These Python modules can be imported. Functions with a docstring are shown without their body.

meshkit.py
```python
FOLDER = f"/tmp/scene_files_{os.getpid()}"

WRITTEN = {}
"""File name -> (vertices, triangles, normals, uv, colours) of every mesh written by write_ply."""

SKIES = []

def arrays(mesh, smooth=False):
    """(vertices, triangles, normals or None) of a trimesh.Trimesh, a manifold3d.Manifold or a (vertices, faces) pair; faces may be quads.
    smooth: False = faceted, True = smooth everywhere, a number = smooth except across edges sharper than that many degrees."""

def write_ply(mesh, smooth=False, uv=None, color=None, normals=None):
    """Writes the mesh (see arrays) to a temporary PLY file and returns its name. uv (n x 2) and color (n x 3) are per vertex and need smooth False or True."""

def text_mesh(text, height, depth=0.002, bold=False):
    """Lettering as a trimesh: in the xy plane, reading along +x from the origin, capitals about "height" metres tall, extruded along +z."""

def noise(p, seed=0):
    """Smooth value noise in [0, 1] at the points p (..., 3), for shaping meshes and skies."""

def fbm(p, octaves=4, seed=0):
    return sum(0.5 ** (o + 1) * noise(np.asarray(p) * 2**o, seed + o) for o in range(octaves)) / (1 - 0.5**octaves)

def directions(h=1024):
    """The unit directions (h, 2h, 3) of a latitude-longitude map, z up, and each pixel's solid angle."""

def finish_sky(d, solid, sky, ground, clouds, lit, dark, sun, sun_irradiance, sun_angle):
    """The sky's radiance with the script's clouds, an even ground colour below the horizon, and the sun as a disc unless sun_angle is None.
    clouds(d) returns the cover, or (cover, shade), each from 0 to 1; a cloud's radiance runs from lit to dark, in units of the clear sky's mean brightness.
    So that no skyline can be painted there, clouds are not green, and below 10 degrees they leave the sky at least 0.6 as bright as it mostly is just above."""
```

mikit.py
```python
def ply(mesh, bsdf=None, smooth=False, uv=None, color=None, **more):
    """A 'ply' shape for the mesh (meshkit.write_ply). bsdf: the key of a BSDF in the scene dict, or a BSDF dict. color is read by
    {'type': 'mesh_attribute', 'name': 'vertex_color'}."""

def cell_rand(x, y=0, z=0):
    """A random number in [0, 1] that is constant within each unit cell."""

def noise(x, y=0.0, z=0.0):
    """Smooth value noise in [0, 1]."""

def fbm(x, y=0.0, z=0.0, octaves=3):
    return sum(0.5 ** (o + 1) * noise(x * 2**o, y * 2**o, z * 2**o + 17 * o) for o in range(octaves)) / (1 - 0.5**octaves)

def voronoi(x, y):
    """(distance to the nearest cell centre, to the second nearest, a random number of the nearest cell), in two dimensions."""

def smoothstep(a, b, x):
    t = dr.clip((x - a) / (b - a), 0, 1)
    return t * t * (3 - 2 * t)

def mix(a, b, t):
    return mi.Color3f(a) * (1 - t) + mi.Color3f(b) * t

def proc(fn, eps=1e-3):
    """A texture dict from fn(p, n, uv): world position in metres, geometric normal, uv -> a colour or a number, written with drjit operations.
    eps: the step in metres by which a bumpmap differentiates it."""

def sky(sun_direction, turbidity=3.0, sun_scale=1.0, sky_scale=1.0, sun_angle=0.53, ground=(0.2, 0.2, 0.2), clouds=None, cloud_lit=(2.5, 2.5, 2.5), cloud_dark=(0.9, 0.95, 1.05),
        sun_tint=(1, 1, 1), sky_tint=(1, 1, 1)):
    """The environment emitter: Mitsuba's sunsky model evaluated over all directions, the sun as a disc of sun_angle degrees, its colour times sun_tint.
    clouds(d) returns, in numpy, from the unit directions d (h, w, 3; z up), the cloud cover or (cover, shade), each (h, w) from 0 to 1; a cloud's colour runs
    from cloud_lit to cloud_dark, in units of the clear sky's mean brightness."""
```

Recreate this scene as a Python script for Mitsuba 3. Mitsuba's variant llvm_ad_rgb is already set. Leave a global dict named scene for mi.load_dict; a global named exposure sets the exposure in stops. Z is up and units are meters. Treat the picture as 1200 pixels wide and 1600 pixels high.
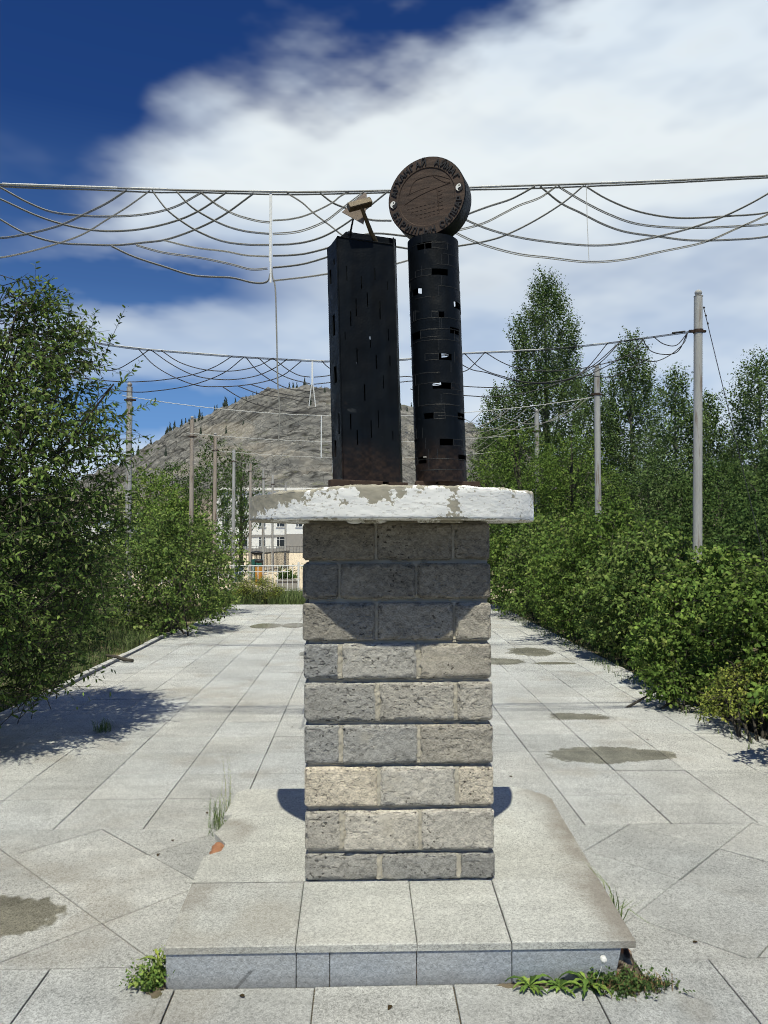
import math
import numpy as np, trimesh, manifold3d as m3, mitsuba as mi, drjit as dr, mikit, meshkit
from shapely.geometry import Polygon, box as sbox
from mikit import noise, fbm, voronoi, cell_rand, smoothstep, mix, proc

# ------------------------------------------------------------------ camera, sky, exposure
exposure = 1.66
T = mi.ScalarTransform4f
PITCH, YAW = math.radians(1.906), math.radians(1.548)
CAM = np.array([0, 0, 1.634])
FW = np.array([math.sin(YAW) * math.cos(PITCH), math.cos(YAW) * math.cos(PITCH), math.sin(PITCH)])
scene, labels = {}, {}
scene['camera'] = {'type': 'perspective', 'fov': 53.05, 'fov_axis': 'x', 'near_clip': 0.05, 'far_clip': 6000.0,
                   'to_world': T().look_at(origin=CAM.tolist(), target=(CAM + FW).tolist(), up=[0, 0, 1])}


def sstep(a, b, x):
    t = np.clip((x - a) / (b - a), 0, 1)
    return t * t * (3 - 2 * t)


def clouds(d):
    az, el = np.degrees(np.arctan2(d[..., 0], d[..., 1])), np.degrees(np.arcsin(np.clip(d[..., 2], -1, 1)))
    P = np.stack([d[..., 0], d[..., 1], d[..., 2] * 2.2], -1)
    n1 = meshkit.fbm(P * 5.0 + 3.1, 5, 3)
    n2 = meshkit.fbm(P * 14.0 + 7.7, 5, 11)
    n3 = meshkit.fbm(np.stack([d[..., 0] * 9, d[..., 1] * 9, d[..., 2] * 20], -1) + 1.7, 4, 23)
    edge = np.interp(az, [-180, -120, -70, -40, -25.3, -21.3, -17.6, -15.8, -12.7, -6.7, 1.5, 11.2, 20.4, 35, 70, 120, 180],
                     [14, 16, 16, 14, 17.0, 19.5, 23.5, 26.6, 29.6, 31.6, 32.9, 34.6, 37.6, 42, 44, 30, 14])
    wd = np.interp(az, [-60, -22, -14, 0, 20], [11, 10, 8.0, 5.4, 4.0])
    a = sstep(-0.5, 0.5, (edge - 1.2 - el + 5 * (n1 - 0.5) + 5.2 * (n2 - 0.5) + 2.5 * (n3 - 0.5)) / wd)
    w1 = 6 * (n2 - 0.5)
    g1 = np.exp(-np.abs((az + 18.5) / 13.0) ** 3 - ((el - 17.6 - 0.06 * (az + 18) + 0.5 * w1) / 2.3) ** 2)
    g2 = np.exp(-np.abs((az + 12.5) / 11.0) ** 4 - ((el - 9.3 + 0.5 * w1) / 2.6) ** 2)
    cover = a * (1 - np.clip(1.25 * g1, 0, 1)) * (1 - np.clip(1.3 * g2, 0, 1))
    wisp = 0.20 * sstep(0.52, 0.8, n3) * sstep(28, 18, el)
    cover = np.clip(np.maximum(cover * (0.80 + 0.45 * n3), wisp), 0, 1)
    far = sstep(45, 75, np.abs(az))
    cover = cover * (1 - far) + far * sstep(0.52, 0.68, n1 * 0.6 + n2 * 0.4) * sstep(60, 40, el)
    bright = np.exp(-((az - 5) / 15) ** 2 - ((el - 25.5) / 4.5) ** 2)
    shade = 0.10 + 0.36 * (n1 - 0.5) + 0.35 * (n3 - 0.5) + 0.05 * sstep(22, 12, el) - 0.16 * bright
    shade = np.clip(shade, 0, 0.42)
    cover = cover * (1 - (0.22 * sstep(0.35, 0.75, n3) + 0.20 * sstep(25, 17, el)) * (1 - bright))
    # blue air thickening towards the horizon
    h = np.interp(el, [0, 5, 10, 17.5, 28, 90], [0.66, 0.60, 0.45, 0.14, 0.0, 0.0])
    total = 1 - (1 - cover) * (1 - h)
    return total, (cover * shade + (total - cover) * 1.0) / np.maximum(total, 1e-6)


SUN = np.array([-0.045, -0.795, 1.55])
scene['sky'] = mikit.sky(SUN, turbidity=2, clouds=clouds, cloud_lit=(8.1, 8.75, 9.0), cloud_dark=(2.35, 4.9, 8.8), sky_tint=(0.134, 0.262, 0.503), sun_tint=(0.92, 1.06, 1.13))

# ------------------------------------------------------------------ mesh helpers
rs = np.random.default_rng


def cat(ms):
    ms = [m for m in ms if m is not None and len(m[0])]
    off = np.cumsum([0] + [len(m[0]) for m in ms])
    return np.vstack([m[0] for m in ms]), np.vstack([np.asarray(m[1], int) + o for m, o in zip(ms, off)])


def tri(m):
    if hasattr(m, 'to_mesh'):
        q = m.to_mesh()
        return np.asarray(q.vert_properties[:, :3], float), np.asarray(q.tri_verts, int)
    if hasattr(m, 'vertices'):
        return np.array(m.vertices), np.array(m.faces)
    v, f = np.asarray(m[0], float), np.asarray(m[1], int)
    return (v, np.vstack([f[:, [0, 1, 2]], f[:, [0, 2, 3]]])) if f.shape[1] == 4 else (v, f)


def add(key, mesh, mat, smooth=False, label=None, cat_=None, group=None, kind=None, **more):
    scene[key] = mikit.ply(tri(mesh), mat, smooth, **more)
    tag(key, label, cat_, group, kind)
    return key


def tag(key, label=None, cat_=None, group=None, kind=None):
    d = {k: v for k, v in (('label', label), ('category', cat_), ('group', group), ('kind', kind)) if v}
    if d:
        labels[key] = {**labels.get(key, {}), **d}


_used = {}


def numbered(name):
    n = _used.get(name, 0)
    _used[name] = n + 1
    return name if n == 0 else f'{name}_{n:03d}'


def bx(c, s, bev=0.0, R=None):
    """box centre c, size s, with chamfered edges; R a 3x3 rotation about its centre"""
    h = np.asarray(s, float) / 2
    if bev > 0:
        pts = []
        for sx in (-1, 1):
            for sy in (-1, 1):
                for sz in (-1, 1):
                    for k in range(3):
                        e = np.array([bev] * 3)
                        e[k] = 0
                        pts.append(np.array([sx, sy, sz]) * (h - e))
        v, f = tri(m3.Manifold.hull_points(np.array(pts)))
    else:
        v, f = tri(trimesh.creation.box(extents=s))
    if R is not None:
        v = v @ np.asarray(R).T
    return v + np.asarray(c, float), f


def rotz(a):
    c, s = math.cos(a), math.sin(a)
    return np.array([[c, -s, 0], [s, c, 0], [0, 0, 1]])


def tube(points, radii, sides=6, caps=False):
    p = np.asarray(points, float)
    t = np.gradient(p, axis=0)
    t /= np.linalg.norm(t, axis=1, keepdims=True) + 1e-12
    a = np.cross(t, np.where(np.abs(t[:, 2:]) < 0.9, [0, 0, 1.0], [1.0, 0, 0]))
    a /= np.linalg.norm(a, axis=1, keepdims=True) + 1e-12
    b, ang = np.cross(t, a), np.arange(sides) * 2 * np.pi / sides
    r = np.broadcast_to(radii, (len(p),))
    v = p[:, None] + r[:, None, None] * (np.cos(ang)[None, :, None] * a[:, None] + np.sin(ang)[None, :, None] * b[:, None])
    i, j = np.meshgrid(np.arange(len(p) - 1), np.arange(sides), indexing='ij')
    q = np.stack([i * sides + j, i * sides + (j + 1) % sides, (i + 1) * sides + (j + 1) % sides, (i + 1) * sides + j], -1).reshape(-1, 4)
    v, f = v.reshape(-1, 3), np.vstack([q[:, [0, 1, 2]], q[:, [0, 2, 3]]])
    if caps:
        n = len(p)
        v = np.vstack([v, p[:1], p[-1:]])
        k = np.arange(sides)
        f = np.vstack([f, np.stack([k, k * 0 + n * sides, (k + 1) % sides], 1), np.stack([k + (n - 1) * sides, (k + 1) % sides + (n - 1) * sides, k * 0 + n * sides + 1], 1)])
    return v, f


def smooth_curve(pts, k=4):
    p = np.asarray(pts, float)
    if len(p) < 3:
        return np.array([p[0] + (p[-1] - p[0]) * t for t in np.linspace(0, 1, 6)])
    q = np.vstack([2 * p[0] - p[1], p, 2 * p[-1] - p[-2]])
    out = []
    for i in range(1, len(q) - 2):
        for t in np.arange(k) / k:
            a, b, c, d = q[i - 1], q[i], q[i + 1], q[i + 2]
            out.append(0.5 * (2 * b + (c - a) * t + (2 * a - 5 * b + 4 * c - d) * t * t + (3 * b - 3 * c + d - a) * t ** 3))
    out.append(p[-1])
    return np.array(out)


def slab(poly, z0, z1, bev=0.003, tilt=(0, 0)):
    """a convex polygon as a slab whose top edge is chamfered"""
    p = np.array(poly.exterior.coords)[:-1]
    if Polygon(p).exterior.is_ccw is False:
        p = p[::-1]
    n = len(p)
    e = np.roll(p, -1, 0) - p
    e /= np.linalg.norm(e, axis=1, keepdims=True) + 1e-12
    nn = np.stack([-e[:, 1], e[:, 0]], 1)
    m = nn + np.roll(nn, 1, 0)
    m /= np.maximum((m * nn).sum(1, keepdims=True), 0.3)
    ins = p + m * bev
    c = p.mean(0)
    z = lambda q, zz: zz + (q - c) @ np.array(tilt)
    v = np.vstack([np.c_[p, np.full(n, z0)], np.c_[p, z(p, z1 - bev)], np.c_[ins, z(ins, z1)]])
    k, k1 = np.arange(n), (np.arange(n) + 1) % n
    f = [np.stack([a + k, a + k1, a + n + k1], 1) for a in (0, n)] + [np.stack([a + k, a + n + k1, a + n + k], 1) for a in (0, n)]
    f.append(np.array([[2 * n, 2 * n + i, 2 * n + i + 1] for i in range(1, n - 1)]))
    return v, np.vstack(f)


def grid_mesh(xs, ys, zf):
    X, Y = np.meshgrid(xs, ys, indexing='ij')
    v = np.stack([X, Y, zf(X, Y)], -1).reshape(-1, 3)
    a = np.arange(len(xs) * len(ys)).reshape(len(xs), len(ys))
    q = np.stack([a[:-1, :-1], a[1:, :-1], a[1:, 1:], a[:-1, 1:]], -1).reshape(-1, 4)
    return v, np.vstack([q[:, [0, 1, 2]], q[:, [0, 2, 3]]])


def at_uv(mesh, u, v):
    return np.tile([u, v], (len(mesh[0]), 1))


# ------------------------------------------------------------------ materials
def principled(base, rough=0.6, **k):
    return {'type': 'principled', 'base_color': base if isinstance(base, dict) else {'type': 'rgb', 'value': list(base)},
            'roughness': rough, **k}


def two(b):
    return {'type': 'twosided', 'bsdf': b}


def bump(fn, scale, b, eps=1e-3):
    return {'type': 'bumpmap', 'arbitrary': proc(fn, eps), 'scale': scale, 'bsdf': b}


# damp patches left by rain on the granite: centre, half sizes
DAMP = [(1.95, 6.98, 0.27, 0.22, 0.07), (1.80, 5.80, 0.44, 0.22, 9), (2.02, 5.80, 0.34, 0.15, 9), (-1.70, 3.41, 0.38, 0.22, 9), (1.78, 10.2, 0.36, 0.30, 0.3), (2.42, 11.0, 0.36, 0.42, 9),
        (2.45, 10.0, 0.3, 0.12, 0.09), (-0.62, 10.9, 0.28, 0.42, 9)]


def damp_field(p):
    w = 0.75 * (fbm(p.x * 4.5, p.y * 4.5, 0.3, 4) - 0.5) + 0.38 * (fbm(p.x * 28, p.y * 28, 0.9, 3) - 0.5)
    e = mi.Float(0)
    for cx, cy, rx, ry, cut in DAMP:
        q = dr.square((p.x - cx) / rx) + dr.square((p.y - cy) / ry)
        e = dr.maximum(e, (1 - smoothstep(0.80, 1.08, q + 1.9 * w)) * smoothstep(-cut, -cut + 0.01, -dr.abs(p.y - cy) * dr.select(p.y < cy, 1.0, 0.0) ))
    return e


def granite_color(p, n, uv):
    s1 = noise(p.x * 260, p.y * 260, p.z * 260)
    s2 = noise(p.x * 110 + 5, p.y * 110, p.z * 110)
    s3 = noise(p.x * 620 + 9, p.y * 620, p.z * 620)
    big = fbm(p.x * 1.7, p.y * 1.7, 0.0, 4)
    mid = fbm(p.x * 9 + 3, p.y * 9, p.z * 9, 3)
    streak = fbm(p.x * 3.0, p.y * 14, 2.0, 3)
    sp = 0.75 * (s1 - 0.5) + 0.62 * (s2 - 0.5) + 0.30 * (s3 - 0.5)
    tone = 0.93 + 0.17 * uv.x + 0.30 * (big - 0.5) + 0.24 * (mid - 0.5) + 0.26 * (streak - 0.5)
    lum = 0.342 * tone * (1 + 0.85 * sp)
    dark = smoothstep(0.78, 0.92, s2) * 0.34
    lum = lum * (1 - dark)
    warm = dr.clip(0.25 * uv.y + 1.3 * (fbm(p.x * 0.9 + 7, p.y * 0.9, 1.0, 3) - 0.5) + 0.15, 0, 1)
    c = mix((0.975, 1.0, 1.0), (1.02, 1.0, 0.935), warm) * lum
    dirt = smoothstep(0.60, 0.82, fbm(p.x * 2.6 + 11, p.y * 2.6, 4.0, 4)) * 0.30
    c = mi.Color3f(c) * (1 - dirt) + mi.Color3f(0.20, 0.17, 0.13) * dirt
    wet = damp_field(p)
    wetc = mi.Color3f(c) * mi.Color3f(0.43, 0.41, 0.35) * (0.8 + 0.5 * mid)
    return mi.Color3f(c) * (1 - wet) + wetc * wet


def granite_rough(p, n, uv):
    return 0.72 - 0.34 * damp_field(p)


scene['granite'] = two(principled(proc(granite_color), proc(granite_rough), specular=0.35))


def plinth_color(p, n, uv):
    c = granite_color(p, n, uv)
    # grime where feet and rain have worn the rim of the plinth
    edge = dr.minimum(dr.abs(p.x + 0.72), dr.abs(p.x - 1.06))
    g = smoothstep(0.22, 0.02, edge + 0.22 * (fbm(p.x * 5, p.y * 5, 1.0, 3) - 0.5)) * smoothstep(0.35, 0.62, fbm(p.x * 3 + 1, p.y * 3, 2.0, 3)) * 0.75
    c = mi.Color3f(c) * mi.Color3f(1.13, 1.12, 1.08)
    return c * (1 - g) + mi.Color3f(0.17, 0.145, 0.12) * g


scene['plinth_granite'] = two(principled(proc(plinth_color), 0.7, specular=0.35))


def facing_color(p, n, uv):
    s1 = noise(p.x * 230, p.y * 230, p.z * 230)
    s2 = noise(p.x * 95 + 5, p.y * 95, p.z * 95)
    sp = 0.9 * (s1 - 0.5) + 0.6 * (s2 - 0.5)
    c = mix((0.34, 0.345, 0.345), (0.26, 0.29, 0.335), dr.clip(0.15 + 0.7 * uv.x + 0.8 * (fbm(p.x * 4, p.z * 4, 1.0, 3) - 0.5), 0, 1)) * (1.05 + 0.85 * sp)
    rise = smoothstep(0.06, 0.0, p.z + 0.03 * (fbm(p.x * 9, 1.0, 0.0, 3) - 0.5)) * 0.4
    crack = smoothstep(0.012, 0.004, dr.abs(p.x + 0.43 - 0.9 * (p.z - 0.03))) * smoothstep(0.07, 0.05, p.z)
    return mi.Color3f(c) * (1 - 0.5 * crack) * (1 - rise) + mi.Color3f(0.13, 0.12, 0.11) * rise


scene['facing_granite'] = two(principled(proc(facing_color), 0.5, specular=0.4))


def sand_fn(p, n, uv):
    return mix((0.06, 0.053, 0.045), (0.13, 0.115, 0.09), fbm(p.x * 30, p.y * 30, 0.0, 3))


scene['joint_sand'] = two(principled(proc(sand_fn), 0.95, specular=0.1))


def ground_fn(p, n, uv):
    a = fbm(p.x * 0.35, p.y * 0.35, 0.0, 4)
    b = fbm(p.x * 6, p.y * 6, 0.0, 3)
    grass = mix((0.055, 0.075, 0.028), (0.12, 0.11, 0.055), a)
    soil = mix((0.10, 0.082, 0.06), (0.17, 0.14, 0.10), b)
    sand = mix((0.33, 0.275, 0.205), (0.43, 0.37, 0.285), 0.5 * a + 0.5 * b)
    near = mi.Color3f(grass) * (1 - smoothstep(0.45, 0.6, b)) + mi.Color3f(soil) * smoothstep(0.45, 0.6, b)
    yard = smoothstep(20.8, 21.6, p.y) * smoothstep(-9.5 - 0.12 * p.y, -6.0 - 0.12 * p.y, p.x) * (1 - smoothstep(4, 6, p.x)) * (1 - smoothstep(105, 112, p.y))
    meadow = mix((0.09, 0.11, 0.045), (0.2, 0.18, 0.1), a)
    far = smoothstep(60, 120, p.y)
    near = near * (1 - far) + mi.Color3f(meadow) * far
    return near * (1 - yard) + mi.Color3f(sand) * yard


scene['soil_ground'] = two(principled(proc(ground_fn), 0.95, specular=0.1))


def block_color(p, n, uv):
    s = dr.floor(uv.x * 40 + 0.5) * 7.3
    f1 = fbm(p.x * 9 + s, p.y * 9, p.z * 9, 4)
    f2 = fbm(p.x * 55 + s, p.y * 55, p.z * 55, 3)
    f3 = noise(p.x * 190, p.y * 190, p.z * 190)
    # uv.x: brightness, uv.y: hue (0 blue grey, 0.5 grey, 1 beige)
    hue = mix(mix((0.96, 0.99, 1.03), (1.0, 0.98, 0.93), dr.clip(uv.y * 2, 0, 1)), (1.13, 1.0, 0.80), dr.clip(uv.y * 2 - 1, 0, 1))
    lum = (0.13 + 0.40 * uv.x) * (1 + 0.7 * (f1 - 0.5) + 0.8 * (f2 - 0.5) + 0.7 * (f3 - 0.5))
    c = mi.Color3f(hue) * lum
    bare = smoothstep(0.60, 0.72, f1) * 0.35
    c = c * (1 - bare) + mi.Color3f(0.36, 0.33, 0.27) * bare
    pit = smoothstep(0.66, 0.78, fbm(p.x * 75 + 3, p.y * 75 + s, p.z * 75, 2)) * smoothstep(0.40, 0.62, fbm(p.x * 7 + s, p.y * 7, p.z * 7 + 5, 2))
    return c * (1 - 0.70 * pit) * mi.Color3f(1.02, 1.0, 0.965)


def block_bump(p, n, uv):
    s = 3.1
    a = fbm(p.x * 45 + s, p.y * 45, p.z * 45, 4)
    pit = smoothstep(0.62, 0.78, fbm(p.x * 75 + 3, p.y * 75, p.z * 75, 2))
    return 1.0 * a - 1.8 * pit + 0.7 * noise(p.x * 230, p.y * 230, p.z * 230)


scene['concrete_block'] = two(bump(block_bump, 0.0045, principled(proc(block_color), 0.92, specular=0.2), 0.0015))


def mortar_color(p, n, uv):
    return mix((0.30, 0.275, 0.225), (0.52, 0.48, 0.40), fbm(p.x * 22, p.y * 22, p.z * 22, 4))


def mortar_bump(p, n, uv):
    return fbm(p.x * 60, p.y * 60, p.z * 60, 4)


scene['mortar'] = two(bump(mortar_bump, 0.010, principled(proc(mortar_color), 0.95, specular=0.15)))


def paint_mask(p):
    q = fbm(p.x * 26, p.y * 26, p.z * 22, 5)
    w = fbm(p.x * 95 + 4, p.y * 95, p.z * 80, 3)
    h = (p.z - 1.708) / 0.138
    b1 = 0.36 * dr.exp(-dr.square((p.x + 0.40) / 0.20)) * smoothstep(0.15, 0.75, h)
    b2 = 0.36 * dr.exp(-dr.square((p.x - 0.055) / 0.085)) * smoothstep(0.25, 0.8, h)
    b3 = 0.27 * dr.exp(-dr.square((p.x - 0.37) / 0.035))
    b4 = 0.30 * dr.exp(-dr.square((p.x + 0.50) / 0.06))
    b5 = 0.26 * dr.exp(-dr.square((p.x - 0.80) / 0.05)) * smoothstep(0.3, 0.9, h)
    back = smoothstep(3.75, 4.0, p.y) * 0.10
    top = smoothstep(0.80, 1.0, h) * 0.16 + smoothstep(0.10, 0.0, h) * 0.16
    e = 0.55 * q + 0.38 * w + b1 + b2 + b3 + b4 + b5 + top + back
    return 1 - smoothstep(0.62, 0.645, e)


def paint_color(p, n, uv):
    m = paint_mask(p)
    con = mix((0.25, 0.235, 0.19), (0.42, 0.39, 0.32), fbm(p.x * 25, p.y * 25, p.z * 25, 4))
    wht = mix((0.74, 0.745, 0.74), (0.84, 0.84, 0.83), fbm(p.x * 7, p.y * 7, p.z * 7, 3))
    chip = dr.maximum(smoothstep(0.66, 0.72, fbm(p.x * 60, p.y * 60, p.z * 150, 3)), smoothstep(0.70, 0.74, fbm(p.x * 24 + 5, p.y * 24, p.z * 190, 3))) * 0.65
    wht = mi.Color3f(wht) * (1 - chip) + mi.Color3f(0.36, 0.34, 0.3) * chip
    return mi.Color3f(con) * (1 - m) + wht * m


def paint_bump(p, n, uv):
    return 0.20 * paint_mask(p) + 0.7 * fbm(p.x * 50, p.y * 50, p.z * 90, 4)


scene['painted_concrete'] = two(bump(paint_bump, 0.003, principled(proc(paint_color), 0.8, specular=0.25), 0.0015))


def steel_color(p, n, uv):
    a = fbm(p.x * 6, p.y * 6, p.z * 4, 4)
    streak = fbm(p.x * 40, p.y * 40, p.z * 2.5, 3)
    fine = fbm(p.x * 60, p.y * 60, p.z * 60, 3)
    c = mix((0.0012, 0.002, 0.0035), (0.006, 0.0095, 0.014), dr.clip(0.5 * a + 0.9 * (streak - 0.3), 0, 1))
    low = smoothstep(2.12, 1.92, p.z + 0.22 * (a - 0.5))
    r = dr.clip(low * 0.8 + smoothstep(0.66, 0.80, a * 0.7 + fine * 0.3) * 0.5, 0, 1) * (0.35 + 0.65 * smoothstep(0.1, 0.85, fine))
    c = mi.Color3f(c) * (1 - r) + mi.Color3f(mix((0.016, 0.010, 0.009), (0.05, 0.032, 0.024), fine)) * r
    scr = smoothstep(0.78, 0.84, noise(p.x * 25 + p.z * 60, p.z * 7 - p.x * 20, p.y * 10)) * smoothstep(0.55, 0.7, a) * 0.5
    return c * (1 - scr) + mi.Color3f(0.06, 0.065, 0.07) * scr


def steel_rough(p, n, uv):
    return 0.36 + 0.30 * fbm(p.x * 14, p.y * 14, p.z * 9, 3)


def steel_bump(p, n, uv):
    return fbm(p.x * 7, p.y * 7, p.z * 7, 3) + 0.06 * noise(p.x * 160, p.y * 160, p.z * 160)


scene['black_steel'] = two(bump(steel_bump, 0.012, principled(proc(steel_color), proc(steel_rough), specular=0.16), 0.002))


def rust_fn(p, n, uv):
    return mix((0.020, 0.013, 0.011), (0.070, 0.043, 0.030), fbm(p.x * 40, p.y * 40, p.z * 40, 4))


scene['rusty_steel'] = two(principled(proc(rust_fn), 0.75, specular=0.3))


def bronze_fn(p, n, uv):
    a = fbm(p.x * 14, p.y * 14, p.z * 22, 4)
    b = fbm(p.x * 8 + p.z * 4, p.y * 8, p.z * 60, 3)
    return mix((0.030, 0.022, 0.018), (0.095, 0.060, 0.043), dr.clip(0.6 * a + 0.75 * (b - 0.25), 0, 1))


def bronze_bump(p, n, uv):
    return fbm(p.x * 25, p.y * 25, p.z * 70, 3)


scene['rusted_bronze'] = two(bump(bronze_bump, 0.0015, principled(proc(bronze_fn), 0.62, specular=0.4, metallic=0.15), 0.002))
scene['weld_grey'] = two(principled((0.018, 0.020, 0.023), 0.5))
scene['relief_dark'] = two(principled((0.012, 0.011, 0.012), 0.55))
scene['white_enamel'] = two(principled((0.82, 0.82, 0.80), 0.4))


def wood_fn(p, n, uv):
    g = fbm(p.x * 45, p.y * 30, p.z * 45, 3)
    return mix((0.040, 0.029, 0.015), (0.10, 0.070, 0.033), g)


scene['worn_brass'] = two(principled(proc(wood_fn), 0.5, metallic=0.3, specular=0.5))
scene['pale_copper'] = two(principled((0.25, 0.20, 0.165), 0.5, metallic=0.2, specular=0.5))


def pole_fn(p, n, uv):
    a = fbm(p.x * 9, p.y * 9, p.z * 1.3, 4)
    st = smoothstep(0.54, 0.72, fbm(p.x * 30 + 2, p.y * 30, p.z * 2.2, 4)) * 0.7
    base = mix(mix((0.30, 0.31, 0.31), (0.46, 0.47, 0.47), a), mix((0.30, 0.235, 0.18), (0.44, 0.36, 0.29), a), uv.x)
    return mi.Color3f(base) * (1 - st) + mi.Color3f(0.17, 0.115, 0.08) * st


scene['pole_paint'] = two(principled(proc(pole_fn), 0.6, specular=0.35))
scene['cable_grey'] = two(principled((0.27, 0.265, 0.24), 0.55))
scene['cable_dark'] = two(principled((0.035, 0.035, 0.04), 0.55))
scene['white_tape'] = two(principled((0.60, 0.60, 0.58), 0.55))
scene['white_metal'] = two(principled((0.76, 0.77, 0.77), 0.5))
scene['leaf'] = {'type': 'principledthin', 'base_color': {'type': 'mesh_attribute', 'name': 'vertex_color'}, 'roughness': 0.26, 'diff_trans': 0.36, 'eta': 1.5}
scene['grass_blade'] = {'type': 'principledthin', 'base_color': {'type': 'mesh_attribute', 'name': 'vertex_color'}, 'roughness': 0.6, 'diff_trans': 0.5, 'eta': 1.35}


def bark_fn(p, n, uv):
    return mix((0.03, 0.027, 0.023), (0.10, 0.09, 0.075), fbm(p.x * 30, p.y * 30, p.z * 8, 4))


scene['bark'] = two(principled(proc(bark_fn), 0.9, specular=0.15))
scene['pale_bark'] = two(principled((0.17, 0.165, 0.14), 0.85))


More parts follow.
